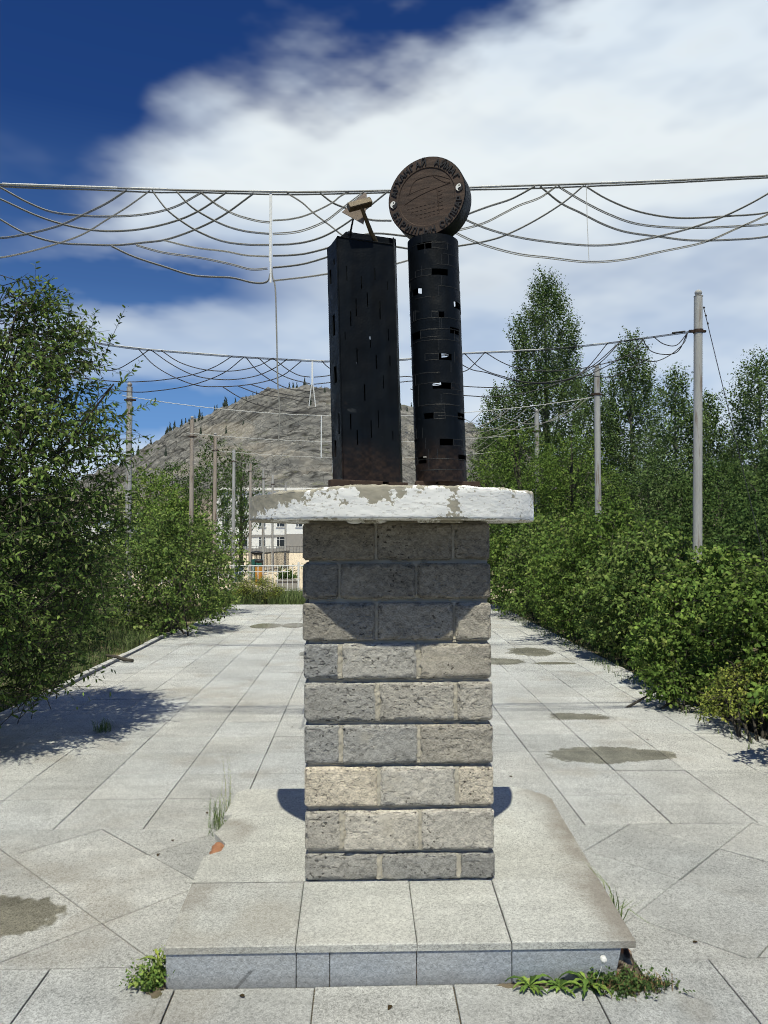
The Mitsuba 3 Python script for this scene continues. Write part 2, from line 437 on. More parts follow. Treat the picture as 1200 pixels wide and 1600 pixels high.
def rock_fn(p, n, uv):
    a = fbm(p.x * 0.035, p.y * 0.035, p.z * 0.05, 4)
    b = fbm(p.x * 0.25, p.y * 0.25, p.z * 0.5, 4)
    c = mix((0.092, 0.092, 0.090), (0.30, 0.29, 0.268), dr.clip(0.3 * a + 1.5 * (b - 0.3), 0, 1))
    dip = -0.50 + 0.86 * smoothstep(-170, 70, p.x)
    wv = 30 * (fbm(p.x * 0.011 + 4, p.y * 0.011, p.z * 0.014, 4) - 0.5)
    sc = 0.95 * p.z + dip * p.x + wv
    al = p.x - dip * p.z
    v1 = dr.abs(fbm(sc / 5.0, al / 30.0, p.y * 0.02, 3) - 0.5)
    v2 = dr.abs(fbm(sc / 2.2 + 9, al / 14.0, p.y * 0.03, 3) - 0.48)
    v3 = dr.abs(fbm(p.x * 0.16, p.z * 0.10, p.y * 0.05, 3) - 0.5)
    crack_shade = (1 - smoothstep(0.0, 0.055, v1)) * 0.75  # crevice shade and dark growth painted into the rock colour as crack lines
    crack_shade = dr.maximum(crack_shade, (1 - smoothstep(0.0, 0.05, v2)) * 0.62 * smoothstep(0.35, 0.55, b))
    crack_shade = dr.maximum(crack_shade, (1 - smoothstep(0.0, 0.022, v3)) * 0.55)
    c = mi.Color3f(c) * (1.08 - crack_shade)
    tan = smoothstep(0.55, 0.72, a) * 0.30
    c = mi.Color3f(c) * (1 - tan) + mi.Color3f(0.36, 0.315, 0.25) * tan
    green = smoothstep(0.56, 0.70, fbm(p.x * 0.12 + 3, p.y * 0.12, p.z * 0.12, 4)) * smoothstep(0.45, 0.95, n.z) * 0.65
    c = c * (1 - green) + mi.Color3f(0.105, 0.115, 0.055) * green
    foot = smoothstep(34, 18, p.z + 16 * (a - 0.5)) * 0.6
    return c * (1 - foot) + mi.Color3f(0.33, 0.275, 0.21) * foot


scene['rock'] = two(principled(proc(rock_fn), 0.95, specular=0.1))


def forest_fn(p, n, uv):
    return mix((0.045, 0.068, 0.05), (0.095, 0.12, 0.075), fbm(p.x * 0.08, p.y * 0.08, p.z * 0.2, 4))  # forest green lightened: distance haze put into the colour


scene['forest_ground'] = two(principled(proc(forest_fn), 0.95, specular=0.1))
scene['needles'] = two(principled((0.022, 0.036, 0.022), 0.8))


def plaster_fn(p, n, uv):
    return mix((0.78, 0.78, 0.76), (0.86, 0.86, 0.84), fbm(p.x * 0.5, p.y, p.z * 0.6, 4))


scene['white_plaster'] = two(principled(proc(plaster_fn), 0.85, specular=0.2))
scene['grey_plaster'] = two(principled((0.30, 0.29, 0.275), 0.85))
scene['window_glass'] = two(principled((0.025, 0.03, 0.035), 0.12, specular=0.5))
scene['black_iron'] = two(principled((0.02, 0.02, 0.022), 0.5))
scene['orange_plastic'] = two(principled((0.52, 0.24, 0.035), 0.5))
scene['blue_plastic'] = two(principled((0.045, 0.075, 0.14), 0.45))
scene['green_plastic'] = two(principled((0.03, 0.14, 0.12), 0.45))


def brick_fn(p, n, uv):
    return mix((0.20, 0.085, 0.045), (0.38, 0.20, 0.12), fbm(p.x * 60, p.y * 60, p.z * 60, 3))


scene['rubble'] = two(bump(mortar_bump, 0.02, principled(proc(brick_fn), 0.95, specular=0.1)))


def mixrub(p, n, uv):
    a = fbm(p.x * 45, p.y * 45, p.z * 45, 3)
    return mix(mix((0.07, 0.05, 0.038), (0.34, 0.29, 0.23), smoothstep(0.35, 0.7, a)), (0.30, 0.13, 0.07), smoothstep(0.6, 0.7, fbm(p.x * 30 + 7, p.y * 30, p.z * 30, 2)))


scene['old_mortar'] = two(bump(mortar_bump, 0.02, principled(proc(mixrub), 0.95, specular=0.1)))
scene['still_water'] = two(principled((0.13, 0.125, 0.11), 0.04, specular=0.5))


# ------------------------------------------------------------------ the setting: ground, hills
def sinh_axis(lo, hi, n, k):
    t = np.linspace(-1, 1, n)
    s = np.sinh(k * t) / np.sinh(k)
    return np.where(s < 0, -s * lo, s * hi)


def ground_z(X, Y):
    z = np.where(Y > 22, -0.46 * sstep(24, 100, Y), 0.0) - 0.045
    return z + 0.02 * (meshkit.fbm(np.stack([X * 0.7, Y * 0.7, X * 0], -1), 3, 5) - 0.5)


gx, gy = sinh_axis(-2600, 2600, 121, 9.0), sinh_axis(-1500, 3200, 121, 9.0)
add('ground', grid_mesh(gx, gy, ground_z), 'soil_ground', True, kind='structure', label='sandy yard and soil around the paved path')

RIDGE_X = [-420, -330, -231, -206, -180, -158, -133, -108, -84, -64, -44, -24, -4, 16, 36, 56, 77, 89, 117, 168, 230, 320]
RIDGE_Z = [-4, 14, 38.7, 48.7, 62, 76, 93, 104, 115, 120.5, 120, 117.5, 113.5, 110, 106, 101, 94, 89.6, 77, 64, 40, -4]


def hill_z(X, Y):
    top = np.interp(X, RIDGE_X, RIDGE_Z)
    t = np.clip((Y - 400) / 200.0, 0, 1)
    prof = np.where(Y < 600, t ** 0.85 * (0.65 + 0.35 * t), 1 - 0.25 * np.clip((Y - 600) / 160, 0, 1) ** 2 * 2)
    h = top * prof
    P = np.stack([X, Y, h], -1)
    warp = 26 * (meshkit.fbm(P * 0.011 + 4, 4, 7) - 0.5)
    # tilted rock layers, weathered into ledges
    dip = np.interp(X, [-260, -120, 20, 140], [-0.55, -0.30, 0.28, 0.42])
    sc = h * 0.95 + dip * X + warp
    al = X - dip * h
    f1 = meshkit.fbm(np.stack([sc / 5.0, al / 34.0, Y * 0.012], -1), 3, 71)
    f2 = meshkit.fbm(np.stack([sc / 1.9 + 7, al / 11.0, Y * 0.03], -1), 3, 73)
    led = lambda f: np.where(f < 0.5, sstep(0.30, 0.5, f) * 0.5, 0.5 + sstep(0.5, 0.62, f) * 0.5)
    cut = 5.2 * (meshkit.fbm(P * np.array([0.05, 0.05, 0.10]) + 9, 4, 17) - 0.5)
    gul = 14 * np.abs(meshkit.fbm(np.stack([X * 0.018 + h * 0.006, Y * 0.004, h * 0.0], -1), 4, 31) - 0.5)
    k = sstep(6, 26, h)
    fade = sstep(0, 10, np.minimum(top - h, 40)) * 0.5 + 0.5
    patch = 0.35 + 0.9 * sstep(0.35, 0.65, meshkit.fbm(P * 0.02, 3, 41))
    return h + k * fade * (11.5 * patch * (led(f1) - 0.5) + 5.2 * patch * (led(f2) - 0.5) + 2.2 * cut - gul + 5.5 * (meshkit.fbm(P * np.array([0.16, 0.16, 0.3]), 3, 57) - 0.5) + 3.4 * (meshkit.noise(P * 0.45, 3) - 0.5)) - 1.0


hx = np.linspace(-420, 320, 560)
hy = np.concatenate([np.linspace(392, 604, 330), np.linspace(608, 800, 20)])
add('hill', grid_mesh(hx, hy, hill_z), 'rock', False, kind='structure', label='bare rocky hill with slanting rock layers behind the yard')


def wood_hill(X, Y):
    top = np.interp(X, [120, 200, 300, 360, 460, 620, 800, 1000], [0, 30, 62, 74, 82, 80, 60, 0])
    h = top * np.sin(np.clip((Y - 560) / 420, 0, 1) * np.pi) ** 0.8
    P = np.stack([X * 0.06, Y * 0.06, h * 0], -1)
    return h - 2 + sstep(4, 20, h) * 9 * (meshkit.fbm(P, 4, 8) - 0.5)


add('hill_001', grid_mesh(np.linspace(120, 1000, 160), np.linspace(560, 980, 90), wood_hill), 'forest_ground', True, kind='structure', label='low wooded hill far off behind the poplars')


def conifer_mesh(seed, h):
    r = rs(seed)
    ms = [tube([[0, 0, -1.5], [0, 0, h * 0.3]], [0.22, 0.16], 5)]
    for k in range(6):
        z0 = h * (0.08 + 0.14 * k)
        rad = h * 0.21 * (1 - k / 6.6) * r.uniform(0.8, 1.2)
        n = 9
        a = np.arange(n) * 2 * np.pi / n + r.uniform(0, 3)
        rr = rad * r.uniform(0.45, 1.25, n)
        v = np.vstack([np.c_[np.cos(a) * rr, np.sin(a) * rr, z0 + r.uniform(-0.04, 0.04, n) * h], [[r.uniform(-.1, .1), r.uniform(-.1, .1), min(h, z0 + h * 0.28)]]])
        ms.append((v, np.array([[i, (i + 1) % n, n] for i in range(n)])))
    return cat(ms)


r_ = rs(40)
conifers = [mikit.ply(conifer_mesh(70 + i, 1.0), 'needles') for i in range(4)]
spots = list(np.sort(np.concatenate([r_.normal(c_, 7, k_) for c_, k_ in ((-222, 6), (-200, 8), (-176, 7), (-150, 9), (-132, 8), (-112, 6))]))) + [-91, -87, -84, -58, -55, -52, -46, -41, -37, -33, -30, -22, -16, 22, 25, 29, 34, 38, 47]
for i, x in enumerate(spots):
    y = 598 + r_.uniform(-5, 8)
    key = numbered('conifer')
    h = r_.uniform(4.5, 9.5) if x < -95 else r_.uniform(3.5, 7.5)
    z = float(hill_z(np.array([[x]]), np.array([[y]]))[0, 0])
    scene[key] = {**conifers[i % 4], 'to_world': T().translate([x, y, z - 0.4]).rotate([0, 0, 1], float(r_.uniform(0, 360))).scale([h * 0.9, h * 0.9, h])}
    tag(key, 'small dark conifer standing on the skyline of the rocky hill', 'conifer', 'conifers along the ridge of the hill')
for i, (x, y) in enumerate([(-118, 560), (-97, 545), (-86, 552), (-120, 520), (-138, 540), (-40, 575)]):
    key = numbered('conifer')
    h = r_.uniform(5, 8)
    z = float(hill_z(np.array([[x]]), np.array([[y]]))[0, 0])
    scene[key] = {**conifers[i % 4], 'to_world': T().translate([x, y, z - 0.4]).rotate([0, 0, 1], 60.0 * i).scale([h * 0.9, h * 0.9, h])}
    tag(key, 'lone dark conifer growing on the rocky slope below the ridge', 'conifer', 'conifers scattered on the slope')

# ------------------------------------------------------------------ pavement
PX0, PX1, PY0, PY1, PZ = -0.72, 1.045, 2.868, 4.62, 0.15
pl_poly = sbox(PX0 - 0.01, PY0 - 0.004, PX1 + 0.004, PY1 + 0.004)
r_ = rs(5)
tag('pavement', 'pale granite slab pavement leading past the monument', None, None, 'structure')
bedp = [sbox(-3.26, 1.4, 3.3, 18.92)]
add('pavement', (np.array([[-3.26, 1.4, -0.013], [3.3, 1.4, -0.013], [3.3, 18.92, -0.013], [-3.26, 18.92, -0.013]]), np.array([[0, 1, 2], [0, 2, 3]])), 'joint_sand', kind='structure')
cells = []
for j in range(29):
    y0, y1 = 4.41 + 0.5 * j, 4.91 + 0.5 * j
    for i in range(13):
        x0 = -3.235 + 0.5 * i
        cells.append((sbox(x0, y0, x0 + 0.5, y1), y0 > 9.9))
for j in range(3):
    y1 = 3.01 - 0.5 * j
    for i in range(14):
        x0 = -3.71 + 0.505 * i
        cells.append((sbox(max(x0, -3.235), y1 - 0.5, min(x0 + 0.505, 3.265), y1), False))
q = 0.35355
for (ox, oy, xa, xb) in ((-1.46, 3.703, -3.235, 0.16), (1.515, 3.697, 0.16, 3.265)):
    win = sbox(xa, 3.01, xb, 4.41)
    for a in range(-8, 9):
        for b in range(-8, 9):
            cx, cy = ox + q * (a + b) + 0, oy + q * (a - b) + q
            d = Polygon([(cx - q, cy), (cx, cy - q), (cx + q, cy), (cx, cy + q)]).intersection(win)
            if d.area > 0.004:
                cells.append((d, False))
far_parts = []
for poly, far in cells:
    poly = poly.difference(pl_poly)
    for g in getattr(poly, 'geoms', [poly]):
        if g.area < 0.003:
            continue
        w = r_.choice([0.0018, 0.0024, 0.0036])
        g = g.buffer(-w, join_style=2).simplify(0.002)
        if g.is_empty or g.geom_type != 'Polygon':
            continue
        if g.convex_hull.area - g.area > 0.002:      # an L round the plinth's corner: cut into two convex pieces
            pieces = [p_ for p_ in (g.intersection(sbox(-9, 0, PX0, 9)), g.intersection(sbox(PX0, 0, PX1, 9)), g.intersection(sbox(PX1, 0, 9, 9))) if p_.area > 0.002]
        else:
            pieces = [g]
        zt = r_.uniform(-0.0012, 0.0012)
        m = cat([slab(p_, -0.03, zt, 0.0022, r_.uniform(-0.004, 0.004, 2)) for p_ in pieces if p_.geom_type == 'Polygon'])
        u, v = r_.uniform(0, 1), r_.uniform(0, 1)
        if far:
            far_parts.append((m, u, v))
        else:
            add(numbered('pavement__paving_slab'), m, 'granite', uv=at_uv(m, u, v))
m = cat([x[0] for x in far_parts])
add('pavement__slab_field', m, 'granite', kind='stuff', uv=np.vstack([at_uv(x[0], x[1], x[2]) for x in far_parts]))

# rain puddle on the far end of the pavement
r_ = rs(77)
for (cx, cy, rx, ry) in ((-1.80, 14.36, 0.30, 0.42), (-1.27, 14.42, 0.24, 0.40)):
    a = np.linspace(0, 2 * np.pi, 40, endpoint=False)
    k = 1 + 0.22 * (meshkit.fbm(np.stack([np.cos(a) * 1.4 + cx, np.sin(a) * 1.4, a * 0], -1), 3, 9) - 0.5) * 2
    v = np.vstack([np.c_[cx + rx * k * np.cos(a), cy + ry * k * np.sin(a), np.full(40, 0.0035)], [[cx, cy, 0.0035]]])
    key = numbered('water')
    add(key, (v, np.array([[i, (i + 1) % 40, 40] for i in range(40)])), 'still_water', kind='structure',
        label='shallow rain puddle on the pavement, ' + ('left' if cx < -1.5 else 'right') + ' one of the pair near the far end')

# left kerb of worn concrete stones
tag('kerb', 'low pale concrete kerb along the grass on the left', None, None, 'structure')
r_ = rs(9)
y = 2.0
while y < 13.3:
    L = r_.uniform(0.9, 1.05)
    m = bx((-3.30 + r_.uniform(-0.006, 0.006), y + L / 2, -0.018 + r_.uniform(-0.008, 0.006)), (0.080, L - 0.010, 0.09), 0.004, rotz(r_.uniform(-0.008, 0.008)))
    add(numbered('kerb__kerb_stone'), m, 'granite', uv=at_uv(m, 0.9 * r_.uniform(0.6, 1.3), 1.0))
    y += L

# ------------------------------------------------------------------ plinth
PL = 'stone_plinth'
tag(PL, 'low square granite plinth with a broken front right corner, under the block pillar', 'plinth')
core = m3.Manifold.cube((1.69, 1.70, 0.150)).translate((PX0 + 0.022, PY0 + 0.025, -0.03))
core -= m3.Manifold.cube((0.10, 0.16, 0.2)).translate((PX1 - 0.075, PY0, -0.05))
add(PL + '__core', core, 'old_mortar')
tops = [([(-0.722, 2.862), (-0.246, 2.862), (-0.256, 3.378), (-0.735, 3.378)], 0.55, 0.4), ([(-0.243, 2.862), (0.197, 2.862), (0.197, 3.378), (-0.253, 3.378)], 0.8, 0.9),
        ([(0.200, 2.862), (0.545, 2.862), (0.556, 3.378), (0.200, 3.378)], 0.7, 0.7), ([(0.549, 2.862), (1.006, 2.862), (1.028, 3.378), (0.560, 3.378)], 0.9, 0.3),
        ([(-0.735, 3.382), (-0.20, 3.382), (-0.20, 4.193), (-0.70, 4.193), (-0.742, 3.93), (-0.665, 3.80), (-0.672, 3.715), (-0.742, 3.66)], 0.6, 0.6),
        ([(-0.197, 3.382), (0.54, 3.382), (0.54, 4.193), (-0.197, 4.193)], 0.6, 0.5), ([(0.543, 3.382), (1.028, 3.382), (1.04, 3.62), (1.062, 4.193), (0.543, 4.193)], 0.75, 0.75),
        ([(-0.742, 4.197), (-0.25, 4.197), (-0.25, 4.615), (-0.69, 4.615), (-0.735, 4.56)], 0.9, 0.5), ([(-0.247, 4.197), (0.55, 4.197), (0.55, 4.615), (-0.247, 4.615)], 0.7, 0.5),
        ([(0.553, 4.197), (1.062, 4.197), (1.075, 4.40), (1.05, 4.47), (0.97, 4.56), (0.90, 4.615), (0.553, 4.615)], 0.95, 0.45)]
for k, (pts, u, v) in enumerate(tops):
    pg = Polygon(pts)
    mm = m3.CrossSection([pts]).extrude(0.028).translate((0, 0, PZ - 0.028)) if k == 4 else slab(pg, PZ - 0.028, PZ + (0.0012 if k % 2 else -0.0008), 0.004)
    mm = tri(mm)
    add(numbered(PL + '__top_slab'), mm, 'plinth_granite', uv=at_uv(mm, u, v), label='granite top slab with a piece missing at its left edge' if k == 4 else None)
for k, (x0, x1, u) in enumerate([(-0.716, -0.2445, 0.25), (-0.2415, -0.1225, 0.45), (-0.1195, 0.1955, 0.55), (0.1985, 0.5465, 0.65), (0.5495, 0.955, 0.85)]):
    mm = bx(((x0 + x1) / 2, PY0 + 0.011, 0.05), (x1 - x0, 0.022, 0.143), 0.0022)
    if k == 4:
        v = mm[0].copy()
        v[:, 0] += np.where(v[:, 0] > 0.9, (v[:, 2] - 0.12) * 0.22, 0)
        mm = (v, mm[1])
    add(numbered(PL + '__facing_slab'), mm, 'facing_granite', uv=at_uv(mm, u, 0.5), label='blue grey facing slab with a slanting broken right end' if k == 4 else None)
for k, (x0, x1) in enumerate([(0.0, 0.42), (0.425, 0.95), (0.955, 1.40), (1.405, 1.74)]):
    for sx in (PX0 + 0.011, PX1 - 0.011):
        if k == 0 and sx > 0:
            continue
        mm = bx((sx, PY0 + 0.022 + 0.003 + (x0 + x1) / 2, 0.05), (0.022, x1 - x0 - 0.003, 0.143), 0.002)
        add(numbered(PL + '__facing_slab'), mm, 'facing_granite', uv=at_uv(mm, 0.4, 0.5))
mm = bx((0.165, PY1 - 0.008, 0.05), (1.70, 0.02, 0.143), 0.002)
add(numbered(PL + '__facing_slab'), mm, 'facing_granite', uv=at_uv(mm, 0.4, 0.5))


def lump(c, s, seed, sub=2, amp=0.35):
    m = trimesh.creation.icosphere(subdivisions=sub)
    v = np.array(m.vertices)
    v = v * (1 + amp * (meshkit.fbm(v * 1.6 + seed * 3.7, 3, seed) - 0.5) * 2)[:, None]
    return v * np.asarray(s) + np.asarray(c), np.array(m.faces)


add(PL + '__rubble', cat([lump((0.995, 2.93 + 0.03 * k, 0.02 + 0.030 * k), (0.028, 0.035, 0.024), 20 + k) for k in range(4)] + [lump((0.975, 2.905, 0.0), (0.02, 0.03, 0.05), 31)]), 'old_mortar', True, label='crumbling brick and mortar inside the broken corner')
add(PL + '__brick', cat([lump((-0.70, 3.76 + 0.06 * k, 0.124), (0.035, 0.05, 0.016), 50 + k) for k in range(2)]), 'rubble', True, label='red brick showing where the top slab is broken')

# ------------------------------------------------------------------ block pillar
BP = 'block_pillar'
tag(BP, 'square pillar of grey concrete blocks standing on the granite plinth', 'pillar')
PCY, PW = 3.785, 0.835
ZC = [1.708, 1.530, 1.360, 1.180, 1.012, 0.830, 0.648, 0.464, 0.276, 0.1515]


def axis_pts(h, r, step):
    inner = np.linspace(-h + r, h - r, max(2, int(round((2 * h - 2 * r) / step)) + 1))
    return np.concatenate([[-h, -h + r * 0.35], inner, [h - r * 0.35, h]])


def rough_block(w, d, h, seed, step=0.016):
    """a concrete block: rounded, chipped edges and an uneven, porous face"""
    r = 0.011
    A = [axis_pts(x / 2, r, step) for x in (w, d, h)]
    vs, fs, off = [], [], 0
    for k in range(3):
        i, j = [x for x in range(3) if x != k]
        for s in (-1, 1):
            U, V = np.meshgrid(A[i], A[j], indexing='ij')
            p = np.zeros(U.shape + (3,))
            p[..., i], p[..., j], p[..., k] = U, V, s * [w, d, h][k] / 2
            a = np.arange(U.size).reshape(U.shape) + off
            q4 = np.stack([a[:-1, :-1], a[1:, :-1], a[1:, 1:], a[:-1, 1:]], -1).reshape(-1, 4)
            if (s > 0) == (k == 1):
                q4 = q4[:, ::-1]
            vs.append(p.reshape(-1, 3))
            fs.append(q4)
            off += U.size
    v, f = np.vstack(vs), np.vstack(fs)
    hs = np.array([w, d, h]) / 2
    c = np.clip(v, -hs + r, hs - r)
    dlt = v - c
    ln = np.linalg.norm(dlt, axis=1, keepdims=True)
    nrm = dlt / np.maximum(ln, 1e-9)
    nz = meshkit.fbm(v * 26 + seed * 5.3, 4, seed)
    chip = sstep(0.60, 0.78, meshkit.fbm(v * 17 + seed * 2.1, 3, seed + 50))
    ncorn = (np.abs(dlt) > 1e-6).sum(1)
    amp = 0.004 * (nz - 0.5) - 0.004 * chip - np.where(ncorn > 1, 0.013 * sstep(0.42, 0.75, nz), 0)
    v = c + nrm * (r + amp[:, None])
    f = np.vstack([f[:, [0, 1, 2]], f[:, [0, 2, 3]]])
    m = trimesh.Trimesh(v, f, process=False)
    m.merge_vertices(digits_vertex=6)
    return np.array(m.vertices), np.array(m.faces)


TONE = [[(.15, 1.0), (.24, .88), (.22, .85)], [(.17, .6), (.21, .75), (.20, .8)], [(.32, .65), (.38, .75), (.46, .7)], [(.40, .12), (.58, .5), (.54, .72)],  # upper courses: brown stain, plus the slab's shade painted into the tone
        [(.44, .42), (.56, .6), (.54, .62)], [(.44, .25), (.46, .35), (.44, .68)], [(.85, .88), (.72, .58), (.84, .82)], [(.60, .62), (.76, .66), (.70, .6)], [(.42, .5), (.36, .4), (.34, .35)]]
r_ = rs(21)
seed = 100
mort = []
for c in range(9):
    zt, zb = ZC[c], ZC[c + 1]
    h, zc = zt - zb, (zt + zb) / 2
    xm = 0.1625 - 0.0115 * (zc - 0.15)
    typeA = c % 2 == 0
    cuts = [0, 0.327, 0.668, PW] if typeA else [0, 0.167, 0.505, PW]
    gap = 0.012
    for face in (0, 1):
        for k in range(3):
            a, b = cuts[k], cuts[k + 1]
            if face:
                a, b = PW - cuts[3 - k], PW - cuts[2 - k]
            w, d = b - a - gap, 0.205
            seed += 1
            hh = h - 0.013 - (0.004 if c < 8 else 0)
            m = rough_block(w, d, hh, seed, 0.012 if face == 0 else 0.022)
            v = m[0] @ rotz(r_.uniform(-0.006, 0.006)).T
            py = PCY - PW / 2 + d / 2 + r_.uniform(-0.005, 0.005) if face == 0 else PCY + PW / 2 - d / 2
            v = v + [xm - PW / 2 + (a + b) / 2 + r_.uniform(-0.002, 0.002), py, zc - 0.002 + r_.uniform(-0.002, 0.002)]
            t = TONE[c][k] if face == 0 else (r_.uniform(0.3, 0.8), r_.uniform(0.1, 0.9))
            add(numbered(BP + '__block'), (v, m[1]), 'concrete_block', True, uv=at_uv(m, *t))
    for s in (-1, 1):
        w = PW - 2 * 0.205 - 2 * gap
        seed += 1
        m = rough_block(0.205, w, h - 0.014, seed, 0.024)
        v = m[0] + [xm + s * (PW / 2 - 0.1025), PCY, zc - 0.002]
        add(numbered(BP + '__block'), (v, m[1]), 'concrete_block', True, uv=at_uv(m, r_.uniform(0.35, 0.8), r_.uniform(0.1, 0.9)))
# mortar: a recessed core, and smears in the upright joints of the front
core = bx((0.155, PCY, (ZC[0] + ZC[-1]) / 2), (PW - 0.050, PW - 0.050, ZC[0] - ZC[-1] - 0.004))
mort.append(core)
for c in range(9):
    zc, h = (ZC[c] + ZC[c + 1]) / 2, ZC[c] - ZC[c + 1]
    xm = 0.1625 - 0.0115 * (zc - 0.15)
    for x in ([0.327, 0.668] if c % 2 == 0 else [0.167, 0.505]):
        xx = xm - PW / 2 + x
        gu, gv = np.linspace(-0.014, 0.014, 8), np.linspace(-h / 2 + 0.008, h / 2 - 0.010, 26)
        U, V = np.meshgrid(gu, gv, indexing='ij')
        Q = np.stack([U + xx, V * 0, V + zc], -1)
        yy = (0.0065 if c >= 3 else 0.017) + 0.009 * (meshkit.fbm(Q * 60, 3, 5 + c) - 0.5) + 0.006 * (np.abs(U) / 0.014) ** 2 + 0.004 * (np.abs(V) * 2 / h) ** 4
        a_ = np.arange(U.size).reshape(U.shape)
        mort.append((np.stack([U + xx + 0.007 * (meshkit.noise(Q * 22 + 3 + 5 * c, 4) - 0.5), PCY - PW / 2 - 0.002 + yy, V + zc], -1).reshape(-1, 3),
                     tri((np.zeros((1, 3)), np.stack([a_[:-1, :-1], a_[1:, :-1], a_[1:, 1:], a_[:-1, 1:]], -1).reshape(-1, 4)))[1]))
    if c < 8:
        for x in np.arange(-0.36, 0.37, 0.022):
            if r_.uniform() < (0.35 if c >= 3 else 0.2):
                mort.append(lump((xm + x, PCY - PW / 2 + 0.024 + 0.006 * r_.uniform(), ZC[c + 1] + 0.001 + r_.normal() * 0.002), (0.018, 0.010, 0.004 + 0.004 * r_.uniform()), int(r_.integers(1, 999)), 1))
add(BP + '__mortar', cat(mort), 'mortar', 50)

# ------------------------------------------------------------------ round concrete slab
CX, CY, CR, SZ0, SZ1 = 0.139, 3.76, 0.683, 1.709, 1.846
n, rings = 360, [0.0, 0.4, 0.8, 0.95, 0.985]
ang = np.arange(n) * 2 * np.pi / n
prof = [(x, SZ1) for x in rings] + [(0.996, SZ1 - 0.006)] + [(1.0, SZ1 - 0.012 - (SZ1 - SZ0 - 0.022) * t) for t in np.linspace(0, 1, 11)] + [(0.996, SZ0 + 0.004), (0.985, SZ0), (0.8, SZ0), (0.0, SZ0)]
vs = []
for k, (rad, z) in enumerate(prof):
    p = np.stack([np.cos(ang) * rad * CR, np.sin(ang) * rad * CR, np.full(n, z)], -1)
    nz = meshkit.fbm(p * np.array([11, 11, 16]) + 2, 4, 61)
    nf = meshkit.fbm(p * np.array([42, 42, 55]) + 2, 3, 63)
    rim = 1.0 if rad > 0.9 else 0.2
    facet = 0.004 * np.cos(ang * 14) if rad > 0.9 else 0
    p[:, :2] *= (1 + rim * (0.012 * (nz - 0.5) + 0.007 * (nf - 0.5) + facet * 0.4 / CR))[:, None]
    if z > SZ1 - 0.02:
        p[:, 2] += rim * (0.020 * (nz - 0.5) + 0.014 * (nf - 0.5)) - rim * 0.012 * sstep(-0.2, -0.6, p[:, 0] / CR) * (rad > 0.9)
        p[:, 2] -= 0.018 * rim * np.exp(-((p[:, 0] + 0.62) / 0.10) ** 2)
    elif z < SZ0 + 0.006:
        p[:, 2] += rim * 0.006 * (nf - 0.5)
    vs.append(p)
v = np.vstack(vs) + [CX, CY, 0]
a = np.arange(len(prof) * n).reshape(len(prof), n)
b = np.roll(a, -1, 1)
f = np.stack([a[:-1], a[1:], b[1:], b[:-1]], -1).reshape(-1, 4)
RS = 'round_slab'
add(RS, (v, f), 'painted_concrete', 40, label='thick round concrete slab with flaking white paint, on top of the block pillar', cat_='slab')
r_ = rs(8)
add(RS + '__mortar', cat([lump((-0.02 + 0.05 * k + r_.normal() * 0.01, 3.372 - 0.01 * (k % 2), SZ0 - 0.004), (0.035, 0.02, 0.010), 400 + k) for k in range(3)] + [lump((0.27 + 0.045 * k, 3.372, SZ0 - 0.003), (0.035, 0.016, 0.008), 410 + k) for k in range(4)]), 'painted_concrete', True)

# ------------------------------------------------------------------ black steel tower (open box)
BT = 'steel_box_tower'
tag(BT, 'tall open topped black steel box tower with narrow slots, on the slab', 'sculpture')
Z0B, Z1B = 1.898, 3.047
LEAN = 0.027
SLOTS = [(0.143, 2.914, 2.843), (0.401, 2.874, 2.813), (0.644, 2.919, 2.864), (0.874, 2.864, 2.823), (0.295, 2.763, 2.68), (0.722, 2.763, 2.677), (0.087, 2.599, 2.563),
         (0.289, 2.528, 2.45), (0.63, 2.503, 2.436), (0.534, 2.591, 2.535), (0.867, 2.634, 2.577), (0.405, 2.359, 2.281), (0.753, 2.408, 2.345), (0.882, 2.507, 2.457), (0.143, 2.214, 2.14),
         (0.644, 2.239, 2.154), (0.508, 2.189, 2.105), (0.254, 2.14, 2.069), (0.899, 2.143, 2.098), (0.50, 2.80, 2.73), (0.19, 2.70, 2.63)]
D, E_, A_, C_ = np.array([-0.122, 3.58]), np.array([0.142, 3.672]), np.array([-0.178, 3.732]), np.array([0.166, 3.852])


def panel(p, q, z0, z1, cuts=(), th=0.006, chamf=None):
    """an upright steel plate from plan point p to q, with slots; leans as a whole"""
    L = float(np.linalg.norm(q - p))
    pts = [(0, z0), (L, z0), (L, z1), (0, z1)] if chamf is None else [(0, z0), (L, z0), (L, z1), (chamf[0], z1), (0, z1 - chamf[1])]
    M = m3.CrossSection([pts]).extrude(th)
    for (u0, u1, c0, c1) in cuts:
        M -= m3.Manifold.cube((u1 - u0, c1 - c0, 4 * th)).translate((u0, c0, -th))
    v, f = tri(M)
    e = (q - p) / L
    nn = np.array([e[1], -e[0]])
    w = np.c_[p[0] + e[0] * v[:, 0] + nn[0] * (th / 2 - v[:, 2]), p[1] + e[1] * v[:, 0] + nn[1] * (th / 2 - v[:, 2]), v[:, 1]]
    w[:, 0] += LEAN * (Z1B - w[:, 2])
    return w, f


